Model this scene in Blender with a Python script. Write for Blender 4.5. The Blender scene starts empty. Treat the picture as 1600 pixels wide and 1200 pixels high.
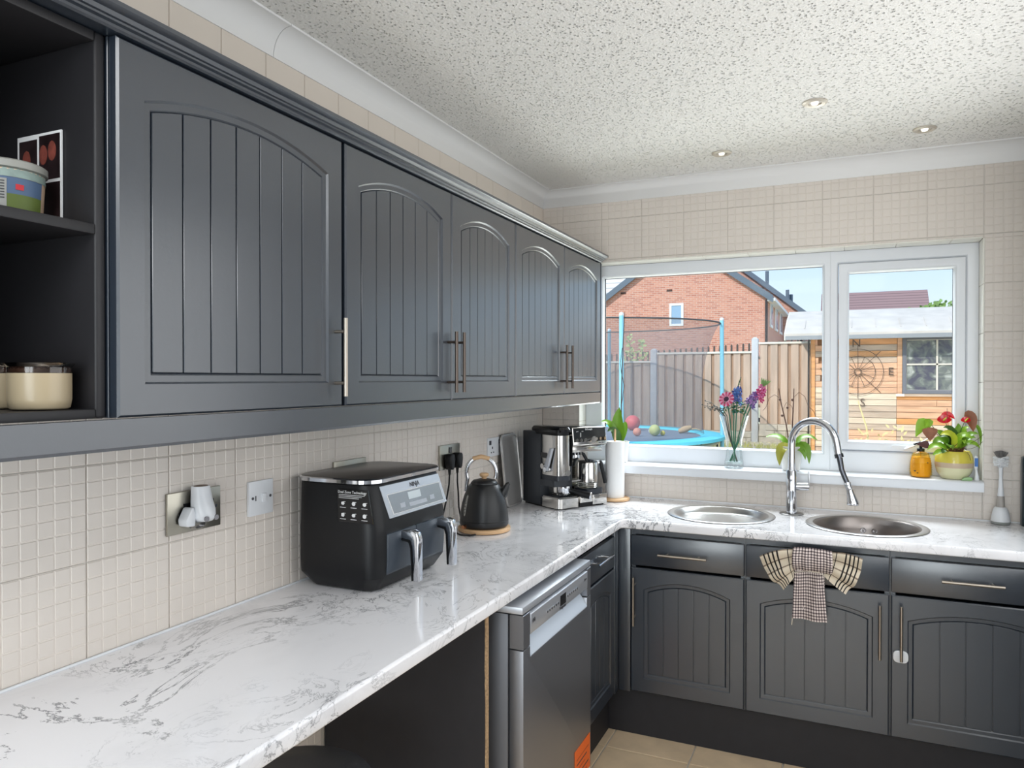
import bpy, bmesh, math, random
from mathutils import Vector, Matrix
sc = bpy.context.scene
col = sc.collection
random.seed(7)
PI = math.pi
R = math.radians

# ------------------------------------------------------------ camera
cd = bpy.data.cameras.new('camera'); cam = bpy.data.objects.new('camera', cd); col.objects.link(cam)
YAW = R(24.2766)
cam.location = (1.49966, -3.73211, 1.5227)
cam.rotation_euler = (R(90 - 0.4284), R(-0.02), YAW)
cd.sensor_fit = 'HORIZONTAL'; cd.sensor_width = 36.0; cd.lens = 1151.62 / 1600 * 36.0
cd.clip_start = 0.05; cd.clip_end = 300
sc.camera = cam
# ------------------------------------------------------------ view
sc.view_settings.view_transform = 'Standard'; sc.view_settings.look = 'None'
sc.view_settings.gamma = 1.0; sc.view_settings.use_curve_mapping = False
sc.view_settings.exposure = 0.93
sc.cycles.max_bounces = 8; sc.cycles.diffuse_bounces = 4; sc.cycles.transparent_max_bounces = 16
sc.cycles.use_denoising = True
sc.cycles.sample_clamp_indirect = 6.0
sc.cycles.caustics_reflective = False; sc.cycles.caustics_refractive = False
# ------------------------------------------------------------ world
w = bpy.data.worlds.new('sky'); sc.world = w; w.use_nodes = True
nt = w.node_tree; bg = nt.nodes['Background']
tc = nt.nodes.new('ShaderNodeTexCoord'); sx = nt.nodes.new('ShaderNodeSeparateXYZ'); rp = nt.nodes.new('ShaderNodeValToRGB')
nt.links.new(tc.outputs['Generated'], sx.inputs[0]); nt.links.new(sx.outputs['Z'], rp.inputs[0]); nt.links.new(rp.outputs[0], bg.inputs[0])
rp.color_ramp.elements[0].position = 0.0; rp.color_ramp.elements[0].color = (0.86, 0.93, 1.0, 1)
rp.color_ramp.elements[1].position = 0.45; rp.color_ramp.elements[1].color = (0.36, 0.60, 0.95, 1)
e = rp.color_ramp.elements.new(0.16); e.color = (0.56, 0.74, 0.96, 1)
bg.inputs[1].default_value = 0.64
# ------------------------------------------------------------ lights
def sun(rx, rz, st, colr, ang):
    l = bpy.data.lights.new('sun', 'SUN'); l.energy = st; l.color = colr; l.angle = R(ang)
    o = bpy.data.objects.new('sun', l); o.rotation_euler = (R(rx), 0, R(rz)); col.objects.link(o)
sun(46, -28, 1.85, (1.0, 0.95, 0.87), 0.6)
def area(name, loc, rot, sx_, sy_, en, colr):
    l = bpy.data.lights.new(name, 'AREA'); l.shape = 'RECTANGLE'; l.size = sx_; l.size_y = sy_; l.energy = en; l.color = colr
    o = bpy.data.objects.new(name, l); o.location = loc; o.rotation_euler = [R(a) for a in rot]; col.objects.link(o)
# unseen area lights added to brighten the room
area('rear_fill', (1.3, -5.9, 1.5), (106, 0, 0), 1.7, 2.0, 34, (0.95, 0.98, 1.0))  # added fill light from behind the camera, standing in for a doorway
area('sink_window_fill', (1.15, 0.95, 3.0), (-52, 0, 0), 2.4, 1.2, 115, (0.93, 0.97, 1.0))  # added area light outside, strengthening skylight through the sink window
area('low_outdoor_fill', (1.15, 2.1, 0.36), (-118, 0, 0), 4.5, 1.2, 42, (0.98, 0.99, 1.0))  # added upward light that brightens the ceiling, standing in for sunlit ground
area('side_fill', (2.235, -1.75, 1.6), (90, 0, 90), 2.2, 1.4, 10.5, (0.97, 0.99, 1.0))  # added fill light on the right wall, standing in for a window
area('overhead_fill', (1.25, -3.9, 2.45), (0, 0, 0), 1.2, 1.2, 13, (0.96, 0.98, 1.0))  # added downward fill light behind the camera, not a known fitting

# ============================================================ helpers
def lin(c):
    r = []
    for x in c[:3]:
        x = x / 255.0
        r.append(x / 12.92 if x <= 0.04045 else ((x + 0.055) / 1.055) ** 2.4)
    return (r[0], r[1], r[2], 1.0)
MATS = {}
def mat(name, c=(200, 200, 200), rough=0.5, metal=0.0, var=0.0, vscale=8, bump=0.0, bscale=60, emis=0.0, spec=0.5, coat=0.0, stretch=None):
    if name in MATS: return MATS[name]
    m = bpy.data.materials.new(name); m.use_nodes = True
    n = m.node_tree.nodes; L = m.node_tree.links; p = n['Principled BSDF']
    p.inputs['Base Color'].default_value = lin(c); p.inputs['Roughness'].default_value = rough
    p.inputs['Metallic'].default_value = metal; p.inputs['Specular IOR Level'].default_value = spec
    p.inputs['Coat Weight'].default_value = coat
    if emis > 0:
        p.inputs['Emission Color'].default_value = lin(c); p.inputs['Emission Strength'].default_value = emis
    if var > 0 or bump > 0:
        t = n.new('ShaderNodeTexCoord'); mp = n.new('ShaderNodeMapping'); L.new(t.outputs['Object'], mp.inputs[0])
        if stretch: mp.inputs['Scale'].default_value = stretch
    if var > 0:
        nz = n.new('ShaderNodeTexNoise'); nz.inputs['Scale'].default_value = vscale; nz.inputs['Detail'].default_value = 6
        L.new(mp.outputs[0], nz.inputs['Vector'])
        mx = n.new('ShaderNodeMix'); mx.data_type = 'RGBA'
        a = lin(c); mx.inputs[6].default_value = tuple(v * (1 - var) for v in a[:3]) + (1,)
        mx.inputs[7].default_value = tuple(min(1, v * (1 + var)) for v in a[:3]) + (1,)
        mr = n.new('ShaderNodeMapRange'); mr.inputs[1].default_value = 0.3; mr.inputs[2].default_value = 0.7
        L.new(nz.outputs[0], mr.inputs[0]); L.new(mr.outputs[0], mx.inputs[0]); L.new(mx.outputs[2], p.inputs['Base Color'])
    if bump > 0:
        nb = n.new('ShaderNodeTexNoise'); nb.inputs['Scale'].default_value = bscale; nb.inputs['Detail'].default_value = 3
        L.new(mp.outputs[0], nb.inputs['Vector'])
        b = n.new('ShaderNodeBump'); b.inputs['Strength'].default_value = bump; b.inputs['Distance'].default_value = 0.002
        L.new(nb.outputs[0], b.inputs['Height']); L.new(b.outputs[0], p.inputs['Normal'])
    MATS[name] = m
    return m
def thin_glass(name, tint=(1, 1, 1), refl=1.0, rough=0.02):
    m = bpy.data.materials.new(name); m.use_nodes = True; n = m.node_tree.nodes; L = m.node_tree.links
    n.remove(n['Principled BSDF']); out = n['Material Output']
    tr = n.new('ShaderNodeBsdfTransparent'); tr.inputs[0].default_value = (*tint, 1)
    gl = n.new('ShaderNodeBsdfGlossy'); gl.inputs['Roughness'].default_value = rough
    fr = n.new('ShaderNodeFresnel'); fr.inputs[0].default_value = 1.45
    mu = n.new('ShaderNodeMath'); mu.operation = 'MULTIPLY'; mu.inputs[1].default_value = refl
    mx = n.new('ShaderNodeMixShader')
    L.new(fr.outputs[0], mu.inputs[0]); L.new(mu.outputs[0], mx.inputs[0]); L.new(tr.outputs[0], mx.inputs[1]); L.new(gl.outputs[0], mx.inputs[2]); L.new(mx.outputs[0], out.inputs[0])
    MATS[name] = m
    return m

def wm(o):
    m = Matrix.Identity(4)
    while o is not None:
        m = Matrix.LocRotScale(o.location, o.rotation_euler, o.scale) @ m; o = o.parent
    return m
def thing(name, label, cat, loc=(0, 0, 0), rz=0.0, group=None):
    o = bpy.data.objects.new(name, None); col.objects.link(o); o.empty_display_size = 0.05
    o.location = loc; o.rotation_euler = (0, 0, rz); o['label'] = label; o['category'] = cat
    if group: o['group'] = group
    return o
def struct(name):
    o = bpy.data.objects.new(name, None); col.objects.link(o); o.empty_display_size = 0.05; o['kind'] = 'structure'
    return o
def tag(o, label, cat, group=None):
    o['label'] = label; o['category'] = cat
    if group: o['group'] = group
    return o
def mesh_obj(name, me, parent=None, loc=None):
    o = bpy.data.objects.new(name, me); col.objects.link(o)
    if parent is not None: o.parent = parent
    if loc is not None: o.location = loc
    return o

class MB:
    def __init__(s): s.v = []; s.f = []; s.m = []; s.uv = None
    def add(s, vs, fs, mi=0, M=None):
        b = len(s.v)
        for p in vs:
            p = Vector(p)
            s.v.append(M @ p if M is not None else p)
        for f in fs: s.f.append([b + i for i in f]); s.m.append(mi)
        return s
    def box(s, x0, y0, z0, x1, y1, z1, mi=0, M=None):
        vs = [(x0, y0, z0), (x1, y0, z0), (x1, y1, z0), (x0, y1, z0), (x0, y0, z1), (x1, y0, z1), (x1, y1, z1), (x0, y1, z1)]
        return s.add(vs, [(0, 3, 2, 1), (4, 5, 6, 7), (0, 1, 5, 4), (1, 2, 6, 5), (2, 3, 7, 6), (3, 0, 4, 7)], mi, M)
    def prism(s, pts, d0, d1, axis='y', mi=0, M=None):
        """pts: 2-D outline; axis: the extrusion axis. y: pts=(x,z); x: pts=(y,z); z: pts=(x,y)"""
        n = len(pts)
        def P(a, b, d): return (a, d, b) if axis == 'y' else ((d, a, b) if axis == 'x' else (a, b, d))
        vs = [P(a, b, d0) for a, b in pts] + [P(a, b, d1) for a, b in pts]
        fs = [tuple(range(n - 1, -1, -1)), tuple(range(n, 2 * n))] + [(i, (i + 1) % n, n + (i + 1) % n, n + i) for i in range(n)]
        return s.add(vs, fs, mi, M)
    def lathe(s, prof, c=(0, 0, 0), seg=32, mi=0, M=None, sx=1.0, sy=1.0, cap=True):
        vs = []; fs = []; n = len(prof)
        for k in range(seg):
            a = 2 * PI * k / seg
            for r, z in prof: vs.append((c[0] + r * sx * math.cos(a), c[1] + r * sy * math.sin(a), c[2] + z))
        for k in range(seg):
            k2 = (k + 1) % seg
            for i in range(n - 1): fs.append((k * n + i, k2 * n + i, k2 * n + i + 1, k * n + i + 1))
        if cap and prof[0][0] > 1e-6: fs.append(tuple(k * n for k in range(seg))[::-1])
        if cap and prof[-1][0] > 1e-6: fs.append(tuple(k * n + n - 1 for k in range(seg)))
        return s.add(vs, fs, mi, M)
    def tube(s, pts, rad, seg=10, mi=0, M=None, flat=1.0):
        pts = [Vector(p) for p in pts]; n = len(pts)
        rr = rad if isinstance(rad, (list, tuple)) else [rad] * n
        vs = []; fs = []; up = None
        for i, p in enumerate(pts):
            t = (pts[min(i + 1, n - 1)] - pts[max(i - 1, 0)]).normalized()
            if up is None:
                up = Vector((0, 0, 1)) if abs(t.z) < 0.9 else Vector((1, 0, 0))
            a = t.cross(up).normalized(); b = a.cross(t).normalized(); up = b
            for k in range(seg):
                an = 2 * PI * k / seg
                vs.append(p + (a * math.cos(an) + b * math.sin(an) * flat) * rr[i])
        for i in range(n - 1):
            for k in range(seg):
                k2 = (k + 1) % seg
                fs.append((i * seg + k, i * seg + k2, (i + 1) * seg + k2, (i + 1) * seg + k))
        fs.append(tuple(range(seg))[::-1]); fs.append(tuple((n - 1) * seg + k for k in range(seg)))
        return s.add(vs, fs, mi, M)
    def loft(s, rings, mi=0, M=None, cap=True):
        n = len(rings[0]); vs = [p for r in rings for p in r]; fs = []
        for i in range(len(rings) - 1):
            for k in range(n):
                k2 = (k + 1) % n; fs.append((i * n + k, i * n + k2, (i + 1) * n + k2, (i + 1) * n + k))
        if cap: fs.append(tuple(range(n))[::-1]); fs.append(tuple((len(rings) - 1) * n + k for k in range(n)))
        return s.add(vs, fs, mi, M)
    def sheet(s, fn, nu, nv, mi=0, M=None):
        b = len(s.v); vs = [fn(i / nu, j / nv) for i in range(nu + 1) for j in range(nv + 1)]
        fs = [(i * (nv + 1) + j, (i + 1) * (nv + 1) + j, (i + 1) * (nv + 1) + j + 1, i * (nv + 1) + j + 1) for i in range(nu) for j in range(nv)]
        s.add(vs, fs, mi, M)
        if s.uv is None: s.uv = {}
        for i in range(nu + 1):
            for j in range(nv + 1): s.uv[b + i * (nv + 1) + j] = (i / nu, j / nv)
        return s
    def ball(s, c, r, mi=0, seg=10, sz=1.0):
        n = max(4, seg // 2)
        prof = [(max(1e-7, r * math.sin(PI * i / n)), -r * sz * math.cos(PI * i / n)) for i in range(n + 1)]
        prof[0] = (0, prof[0][1]); prof[-1] = (0, prof[-1][1])
        return s.lathe(prof, c, seg, mi)
    def mesh(s, name, mats, bevel=0.0, bseg=2, ang=35, world_inv=None, merge=False, solid=0.0):
        me = bpy.data.meshes.new(name)
        vs = [world_inv @ v for v in s.v] if world_inv is not None else s.v
        me.from_pydata([tuple(v) for v in vs], [], s.f)
        if not isinstance(mats, (list, tuple)): mats = [mats]
        for m in mats: me.materials.append(m)
        me.polygons.foreach_set('material_index', s.m)
        if s.uv:
            uvl = me.uv_layers.new(name='UVMap')
            for lp in me.loops: uvl.data[lp.index].uv = s.uv.get(lp.vertex_index, (0, 0))
        bm = bmesh.new(); bm.from_mesh(me)
        if merge: bmesh.ops.remove_doubles(bm, verts=bm.verts, dist=1e-5)
        if solid == 0.0 and not s.uv: bmesh.ops.recalc_face_normals(bm, faces=bm.faces)
        if bevel > 0:
            es = [e_ for e_ in bm.edges if len(e_.link_faces) == 2 and e_.calc_face_angle(0) > R(30)]
            bmesh.ops.bevel(bm, geom=es, offset=bevel, segments=bseg, profile=0.5, affect='EDGES', clamp_overlap=True)
        if solid: bmesh.ops.solidify(bm, geom=list(bm.faces), thickness=solid)
        bm.to_mesh(me); bm.free()
        me.polygons.foreach_set('use_smooth', [True] * len(me.polygons))
        me.set_sharp_from_angle(angle=R(ang))
        return me
    def build(s, name, mats, parent=None, bevel=0.0, bseg=2, ang=35, local=False, merge=False, solid=0.0):
        inv = None
        if parent is not None and not local: inv = wm(parent).inverted()
        return mesh_obj(name, s.mesh(name, mats, bevel, bseg, ang, inv, merge, solid), parent)
def B(*a, **k): return MB().box(*a, **k)
def rrect(x0, y0, x1, y1, r, n=5):
    pts = []
    for cx, cy, a0 in ((x1 - r, y0 + r, -90), (x1 - r, y1 - r, 0), (x0 + r, y1 - r, 90), (x0 + r, y0 + r, 180)):
        for i in range(n + 1):
            a = R(a0 + 90 * i / n); pts.append((cx + r * math.cos(a), cy + r * math.sin(a)))
    return pts
def frame_M(o, ex, ey, ez):
    """matrix whose columns are the three directions, placed at o"""
    ex, ey, ez = Vector(ex).normalized(), Vector(ey).normalized(), Vector(ez).normalized()
    return Matrix(((ex.x, ey.x, ez.x, o[0]), (ex.y, ey.y, ez.y, o[1]), (ex.z, ey.z, ez.z, o[2]), (0, 0, 0, 1)))
def text(name, body, size, M, m, parent, depth=0.0004, local=False, align='CENTER'):
    cu = bpy.data.curves.new(name, 'FONT'); cu.body = body; cu.size = size; cu.extrude = depth; cu.align_x = align; cu.align_y = 'CENTER'; cu.resolution_u = 3
    t = bpy.data.objects.new('tmp', cu); col.objects.link(t)
    dg = bpy.context.evaluated_depsgraph_get(); me = bpy.data.meshes.new_from_object(t.evaluated_get(dg))
    bpy.data.objects.remove(t); bpy.data.curves.remove(cu)
    me.name = name; MM = M if local or parent is None else wm(parent).inverted() @ M
    me.transform(MM); me.materials.clear(); me.materials.append(m)
    return mesh_obj(name, me, parent)

# ============================================================ materials
M_wall = mat('painted_plaster', (214, 208, 200), 0.6, var=0.03, bump=0.1)
M_wallg = mat('mid_grey_wall_paint', (128, 130, 134), 0.6, var=0.03)
M_grout = mat('grout', (200, 194, 186), 0.8, var=0.05, vscale=40)
M_tile = mat('cream_wall_tile', (226, 217, 208), 0.30, var=0.025, vscale=6, bump=0.08, bscale=30)
M_tile2 = mat('plain_cream_tile', (230, 219, 207), 0.30, var=0.02, vscale=6)
M_reveal = mat('reveal_tile', (238, 235, 226), 0.3)
M_white = mat('white_plastic', (228, 230, 233), 0.3)
M_upvc = mat('white_upvc', (226, 229, 234), 0.28, coat=0.1)
M_cove = mat('white_coving_paint', (242, 241, 240), 0.55)
M_paint = mat('dark_grey_cabinet_paint', (38, 46, 57), 0.30, var=0.05, vscale=5, bump=0.08, bscale=160, spec=1.0, coat=0.8)
M_paint.node_tree.nodes['Principled BSDF'].inputs['Coat Roughness'].default_value = 0.28
M_paint_in = mat('dark_grey_shelf_paint', (34, 33, 36), 0.5, var=0.06, vscale=5)
M_plinth = mat('black_plinth', (36, 35, 39), 0.6, var=0.1, vscale=20)
M_steel = mat('brushed_steel', (190, 188, 186), 0.28, 1.0, bump=0.05, bscale=40, stretch=(1, 1, 40))
M_nickel = mat('satin_nickel', (178, 168, 156), 0.32, 1.0)
M_chrome = mat('chrome', (215, 217, 222), 0.08, 1.0)
M_bronze = mat('dark_nickel', (96, 86, 80), 0.35, 1.0)
M_black = mat('black_plastic', (13, 14, 17), 0.42, bump=0.05, spec=0.35)
M_blackg = mat('gloss_black', (14, 15, 18), 0.12)
M_char = mat('charcoal_plastic', (38, 42, 50), 0.35)
M_char2 = mat('slate_drawer_plastic', (52, 60, 70), 0.38)
M_dw = mat('dishwasher_steel', (150, 151, 156), 0.36, 0.85, bump=0.03, bscale=30, stretch=(1, 1, 60))
M_dwl = mat('dishwasher_light_steel', (196, 200, 208), 0.35, 0.6)
M_rubber = mat('black_rubber', (16, 16, 18), 0.6)
M_wood = mat('pale_wood', (214, 176, 134), 0.5, var=0.15, vscale=4, stretch=(1, 12, 12))
M_chip = mat('raw_chipboard', (176, 146, 112), 0.9, var=0.3, vscale=160, bump=0.5)
M_paper = mat('white_paper', (240, 240, 240), 0.85, bump=0.15, bscale=200)
M_orange = mat('orange_sticker', (238, 106, 30), 0.5)
M_print = mat('white_print', (225, 225, 225), 0.5)
M_dprint = mat('dark_print', (50, 50, 55), 0.5)
M_glass = thin_glass('window_glass', (0.97, 0.985, 0.98), 0.12)
M_vglass = thin_glass('clear_glass', (0.975, 0.99, 0.99), 0.4)
M_yglass = thin_glass('amber_glass', (1.0, 0.86, 0.48), 0.5)

def floor_mat():
    return mat('beige_floor_tile', (226, 200, 166), 0.35, var=0.12, vscale=7, bump=0.15, bscale=20)
def marble():
    m = bpy.data.materials.new('marble_laminate'); m.use_nodes = True; n = m.node_tree.nodes; L = m.node_tree.links; p = n['Principled BSDF']
    t = n.new('ShaderNodeTexCoord'); mp = n.new('ShaderNodeMapping'); mp.inputs['Scale'].default_value = (1.25, 0.9, 1.0); mp.inputs['Rotation'].default_value = (0, 0, R(38))
    L.new(t.outputs['Object'], mp.inputs[0])
    def vein(scale, dist, width, strength, seed, mask_scale):
        nz = n.new('ShaderNodeTexNoise'); nz.inputs['Scale'].default_value = scale; nz.inputs['Detail'].default_value = 9; nz.inputs['Roughness'].default_value = 0.68; nz.inputs['Distortion'].default_value = dist
        ad = n.new('ShaderNodeVectorMath'); ad.operation = 'ADD'; ad.inputs[1].default_value = (seed, seed * 2.3, seed * 0.7)
        L.new(mp.outputs[0], ad.inputs[0]); L.new(ad.outputs[0], nz.inputs['Vector'])
        s1 = n.new('ShaderNodeMath'); s1.operation = 'SUBTRACT'; s1.inputs[1].default_value = 0.5; L.new(nz.outputs[0], s1.inputs[0])
        ab = n.new('ShaderNodeMath'); ab.operation = 'ABSOLUTE'; L.new(s1.outputs[0], ab.inputs[0])
        mr = n.new('ShaderNodeMapRange'); mr.inputs[1].default_value = 0.0; mr.inputs[2].default_value = width; mr.inputs[3].default_value = strength; mr.inputs[4].default_value = 0.0
        L.new(ab.outputs[0], mr.inputs[0])
        mk = n.new('ShaderNodeTexNoise'); mk.inputs['Scale'].default_value = mask_scale; mk.inputs['Detail'].default_value = 3; L.new(ad.outputs[0], mk.inputs['Vector'])
        mm = n.new('ShaderNodeMapRange'); mm.inputs[1].default_value = 0.45; mm.inputs[2].default_value = 0.62; L.new(mk.outputs[0], mm.inputs[0])
        mu = n.new('ShaderNodeMath'); mu.operation = 'MULTIPLY'; L.new(mr.outputs[0], mu.inputs[0]); L.new(mm.outputs[0], mu.inputs[1])
        return mu
    a = vein(2.3, 0.8, 0.013, 1.0, 3.1, 1.7); b = vein(6.0, 1.3, 0.015, 0.7, 9.7, 3.6); c = vein(1.8, 0.5, 0.10, 0.16, 17.3, 2.2)
    s = n.new('ShaderNodeMath'); s.operation = 'ADD'; s.use_clamp = True; L.new(a.outputs[0], s.inputs[0]); L.new(b.outputs[0], s.inputs[1])
    s2 = n.new('ShaderNodeMath'); s2.operation = 'ADD'; s2.use_clamp = True; L.new(s.outputs[0], s2.inputs[0]); L.new(c.outputs[0], s2.inputs[1])
    mx = n.new('ShaderNodeMix'); mx.data_type = 'RGBA'; mx.inputs[6].default_value = lin((244, 243, 246)); mx.inputs[7].default_value = lin((112, 114, 120))
    L.new(s2.outputs[0], mx.inputs[0]); L.new(mx.outputs[2], p.inputs['Base Color'])
    p.inputs['Roughness'].default_value = 0.12; p.inputs['Specular IOR Level'].default_value = 0.5
    return m
M_marble = marble()
def ceiling_mat():
    m = bpy.data.materials.new('stippled_ceiling'); m.use_nodes = True; n = m.node_tree.nodes; L = m.node_tree.links; p = n['Principled BSDF']
    p.inputs['Base Color'].default_value = lin((246, 244, 240)); p.inputs['Roughness'].default_value = 0.7
    t = n.new('ShaderNodeTexCoord')
    v = n.new('ShaderNodeTexVoronoi'); v.inputs['Scale'].default_value = 78; v.feature = 'F1'
    nz = n.new('ShaderNodeTexNoise'); nz.inputs['Scale'].default_value = 120; nz.inputs['Detail'].default_value = 3
    L.new(t.outputs['Object'], v.inputs['Vector']); L.new(t.outputs['Object'], nz.inputs['Vector'])
    mr = n.new('ShaderNodeMapRange'); mr.inputs[1].default_value = 0.0; mr.inputs[2].default_value = 0.36; mr.interpolation_type = 'SMOOTHSTEP'; L.new(v.outputs['Distance'], mr.inputs[0])
    nm = n.new('ShaderNodeMath'); nm.operation = 'MULTIPLY'; nm.inputs[1].default_value = 0.5; L.new(nz.outputs[0], nm.inputs[0])
    ad = n.new('ShaderNodeMath'); ad.operation = 'ADD'; L.new(mr.outputs[0], ad.inputs[0]); L.new(nm.outputs[0], ad.inputs[1])
    b = n.new('ShaderNodeBump'); b.inputs['Strength'].default_value = 1.0; b.inputs['Distance'].default_value = 0.009
    L.new(ad.outputs[0], b.inputs['Height']); L.new(b.outputs[0], p.inputs['Normal'])
    return m
M_ceil = ceiling_mat()
def brick_mat(name, c1, c2, mortar):
    m = bpy.data.materials.new(name); m.use_nodes = True; n = m.node_tree.nodes; L = m.node_tree.links; p = n['Principled BSDF']
    t = n.new('ShaderNodeTexCoord'); s = n.new('ShaderNodeSeparateXYZ'); cb = n.new('ShaderNodeCombineXYZ'); ad = n.new('ShaderNodeMath'); ad.operation = 'ADD'
    L.new(t.outputs['Object'], s.inputs[0]); L.new(s.outputs[0], ad.inputs[0]); L.new(s.outputs[1], ad.inputs[1]); L.new(ad.outputs[0], cb.inputs[0]); L.new(s.outputs[2], cb.inputs[1])
    b = n.new('ShaderNodeTexBrick'); b.inputs['Scale'].default_value = 1.0; b.inputs['Brick Width'].default_value = 0.225; b.inputs['Row Height'].default_value = 0.075; b.inputs['Mortar Size'].default_value = 0.008
    b.inputs['Color1'].default_value = lin(c1); b.inputs['Color2'].default_value = lin(c2); b.inputs['Mortar'].default_value = lin(mortar); b.inputs['Bias'].default_value = -0.3
    L.new(cb.outputs[0], b.inputs['Vector']); L.new(b.outputs['Color'], p.inputs['Base Color']); p.inputs['Roughness'].default_value = 0.9
    return m
M_brick = brick_mat('red_brick', (206, 146, 126), (172, 110, 96), (206, 182, 170))
M_rooft = mat('grey_roof_tile', (96, 102, 112), 0.7, var=0.15, vscale=3)
def rooftile_mat(name, c, row):
    m = mat(name, c, 0.8); n = m.node_tree.nodes; L = m.node_tree.links; p = n['Principled BSDF']
    t = n.new('ShaderNodeTexCoord'); s = n.new('ShaderNodeSeparateXYZ'); L.new(t.outputs['Object'], s.inputs[0])
    md = n.new('ShaderNodeMath'); md.operation = 'FRACT'; mu = n.new('ShaderNodeMath'); mu.operation = 'MULTIPLY'; mu.inputs[1].default_value = 1 / row
    L.new(s.outputs[2], mu.inputs[0]); L.new(mu.outputs[0], md.inputs[0])
    r = n.new('ShaderNodeValToRGB'); a = lin(c)
    r.color_ramp.elements[0].color = tuple(x * 0.35 for x in a[:3]) + (1,); r.color_ramp.elements[1].position = 0.3; r.color_ramp.elements[1].color = a
    L.new(md.outputs[0], r.inputs[0]); L.new(r.outputs[0], p.inputs['Base Color'])
    return m
M_rtile = rooftile_mat('brown_roof_tile', (150, 122, 122), 0.14)
M_rpale = rooftile_mat('pale_roof_tile', (225, 222, 222), 0.36)

# ============================================================ ROOM SHELL
FZ = -0.04; CZ = 2.527
WX0, WX1, WZ0, WZ1 = 0.213, 2.042, 1.04, 2.128          # window opening
fl = struct('floor')
B(-0.15, -5.4, FZ - 0.12, 2.4, 0.3, FZ - 0.006).build('grout_bed', M_grout, fl)
tm = B(0, 0, 0, 0.344, 0.344, 0.006).mesh('tile', floor_mat(), bevel=0.0015, bseg=1)
for i in range(-1, 5):
    for j in range(0, 8):
        x = 0.581 + 0.35 * (i - 0); y = -0.72 - 0.35 * j
        if x + .344 > 2.25 or x < 0: continue
        mesh_obj('tile', tm, fl, (x, y, FZ - 0.006))
for i in range(0, 5):
    x = 0.581 + 0.35 * (i - 1)
    B(x, -0.368, FZ - 0.006, x + .344, -0.06, FZ).build('tile', floor_mat(), fl, bevel=0.0015, bseg=1)
ce = B(-0.15, -5.4, CZ, 2.4, 0.0, CZ + 0.15).build('ceiling', M_ceil); ce['kind'] = 'structure'

wl = struct('wall_left'); B(-0.16, -5.4, FZ - .1, -0.0035, 0.3, CZ).build('plaster', M_grout, wl)
wb = struct('wall_back')
mb = MB(); T = 0.0035
mb.box(-0.16, T, FZ - .1, WX0 - T, 0.28, CZ).box(WX1 + T, T, FZ - .1, 2.4, 0.28, CZ).box(WX0 - T, T, FZ - .1, WX1 + T, 0.28, WZ0 - T).box(WX0 - T, T, WZ1 + T, WX1 + T, 0.28, CZ)
mb.build('plaster', M_grout, wb)
wr = B(2.25, -5.4, FZ - .1, 2.4, 0.007, CZ).build('wall_right', M_wallg); wr['kind'] = 'structure'
mb = MB(); mb.box(-0.16, -5.4, FZ - .1, 0.4, -5.25, CZ).box(2.1, -5.4, FZ - .1, 2.4, -5.25, CZ).box(0.4, -5.4, 2.35, 2.1, -5.25, CZ)
wf = mb.build('wall_front', M_wallg); wf['kind'] = 'structure'

w2 = struct('side_fill_frame')                      # made-up window frame round the added side light, out of view
for a, b, c, d in ((-2.89, -2.85, .86, 2.34), (-.65, -.61, .86, 2.34), (-1.77, -1.73, .90, 2.30)): B(2.205, a, c, 2.249, b, d).build('window_frame', M_upvc, w2)
B(2.205, -2.85, 2.30, 2.249, -.65, 2.34).build('window_frame', M_upvc, w2); B(2.205, -2.85, .86, 2.249, -.65, .90).build('window_frame', M_upvc, w2)
d1 = struct('rear_fill_frame')                        # made-up doorway in front of the added light behind the camera
for a, b in ((0.40, .46), (1.22, 1.28), (2.04, 2.10)): B(a, -5.36, FZ, b, -5.30, 2.35).build('fill_frame_bar', M_upvc, d1)
B(.46, -5.36, 2.29, 2.04, -5.30, 2.35).build('fill_frame_bar', M_upvc, d1); B(.46, -5.335, FZ, 2.04, -5.33, 2.29).build('glass_pane', M_glass, d1)
t3 = struct('overhead_fill_trim')                        # made-up rim round the added overhead light behind the camera
for a, b, c, d in ((.63, -4.52, .65, -3.28), (1.85, -4.52, 1.87, -3.28), (.65, -4.52, 1.85, -4.50), (.65, -3.30, 1.85, -3.28)): B(a, b, 2.44, c, d, CZ).build('fill_rim', M_cove, t3)
# pressed ceramic wall tiles: each 6 x 6 raised squares
def relief_tile(w_, h_, u0=0.0, v0=0.0, n=6, pitch=0.0355):
    """tile lying in the x-z plane facing -y, size w_ x h_; u0/v0 say where in the full tile it was cut"""
    g = 0.0032; mb = MB(); mb.box(0, 0.0015, 0, w_, 0.006, h_)
    i = 0
    while True:
        a0 = i * pitch + 0.0012 - u0; a1 = (i + 1) * pitch - g + 0.0012 - u0
        i += 1
        if i > n: break
        a0 = max(a0, 0.0); a1 = min(a1, w_)
        if a1 - a0 < 0.003: continue
        j = 0
        while j < n:
            b0 = j * (pitch * 0.985) + 0.0012 - v0; b1 = (j + 1) * (pitch * 0.985) - g + 0.0012 - v0; j += 1
            b0 = max(b0, 0.0); b1 = min(b1, h_)
            if b1 - b0 < 0.003: continue
            k = 0.0011
            mb.add([(a0, 0.0015, b0), (a1, 0.0015, b0), (a1, 0.0015, b1), (a0, 0.0015, b1), (a0 + k, 0, b0 + k), (a1 - k, 0, b0 + k), (a1 - k, 0, b1 - k), (a0 + k, 0, b1 - k)],
                   [(4, 5, 6, 7), (0, 1, 5, 4), (1, 2, 6, 5), (2, 3, 7, 6), (3, 0, 4, 7)])
    me = mb.mesh('tile', M_tile, ang=20)
    return me
TC = {}
def get_tile(w_, h_, u0, v0):
    k = (round(w_, 3), round(h_, 3), round(u0, 3), round(v0, 3))
    if k not in TC: TC[k] = relief_tile(*k)
    return TC[k]
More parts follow.
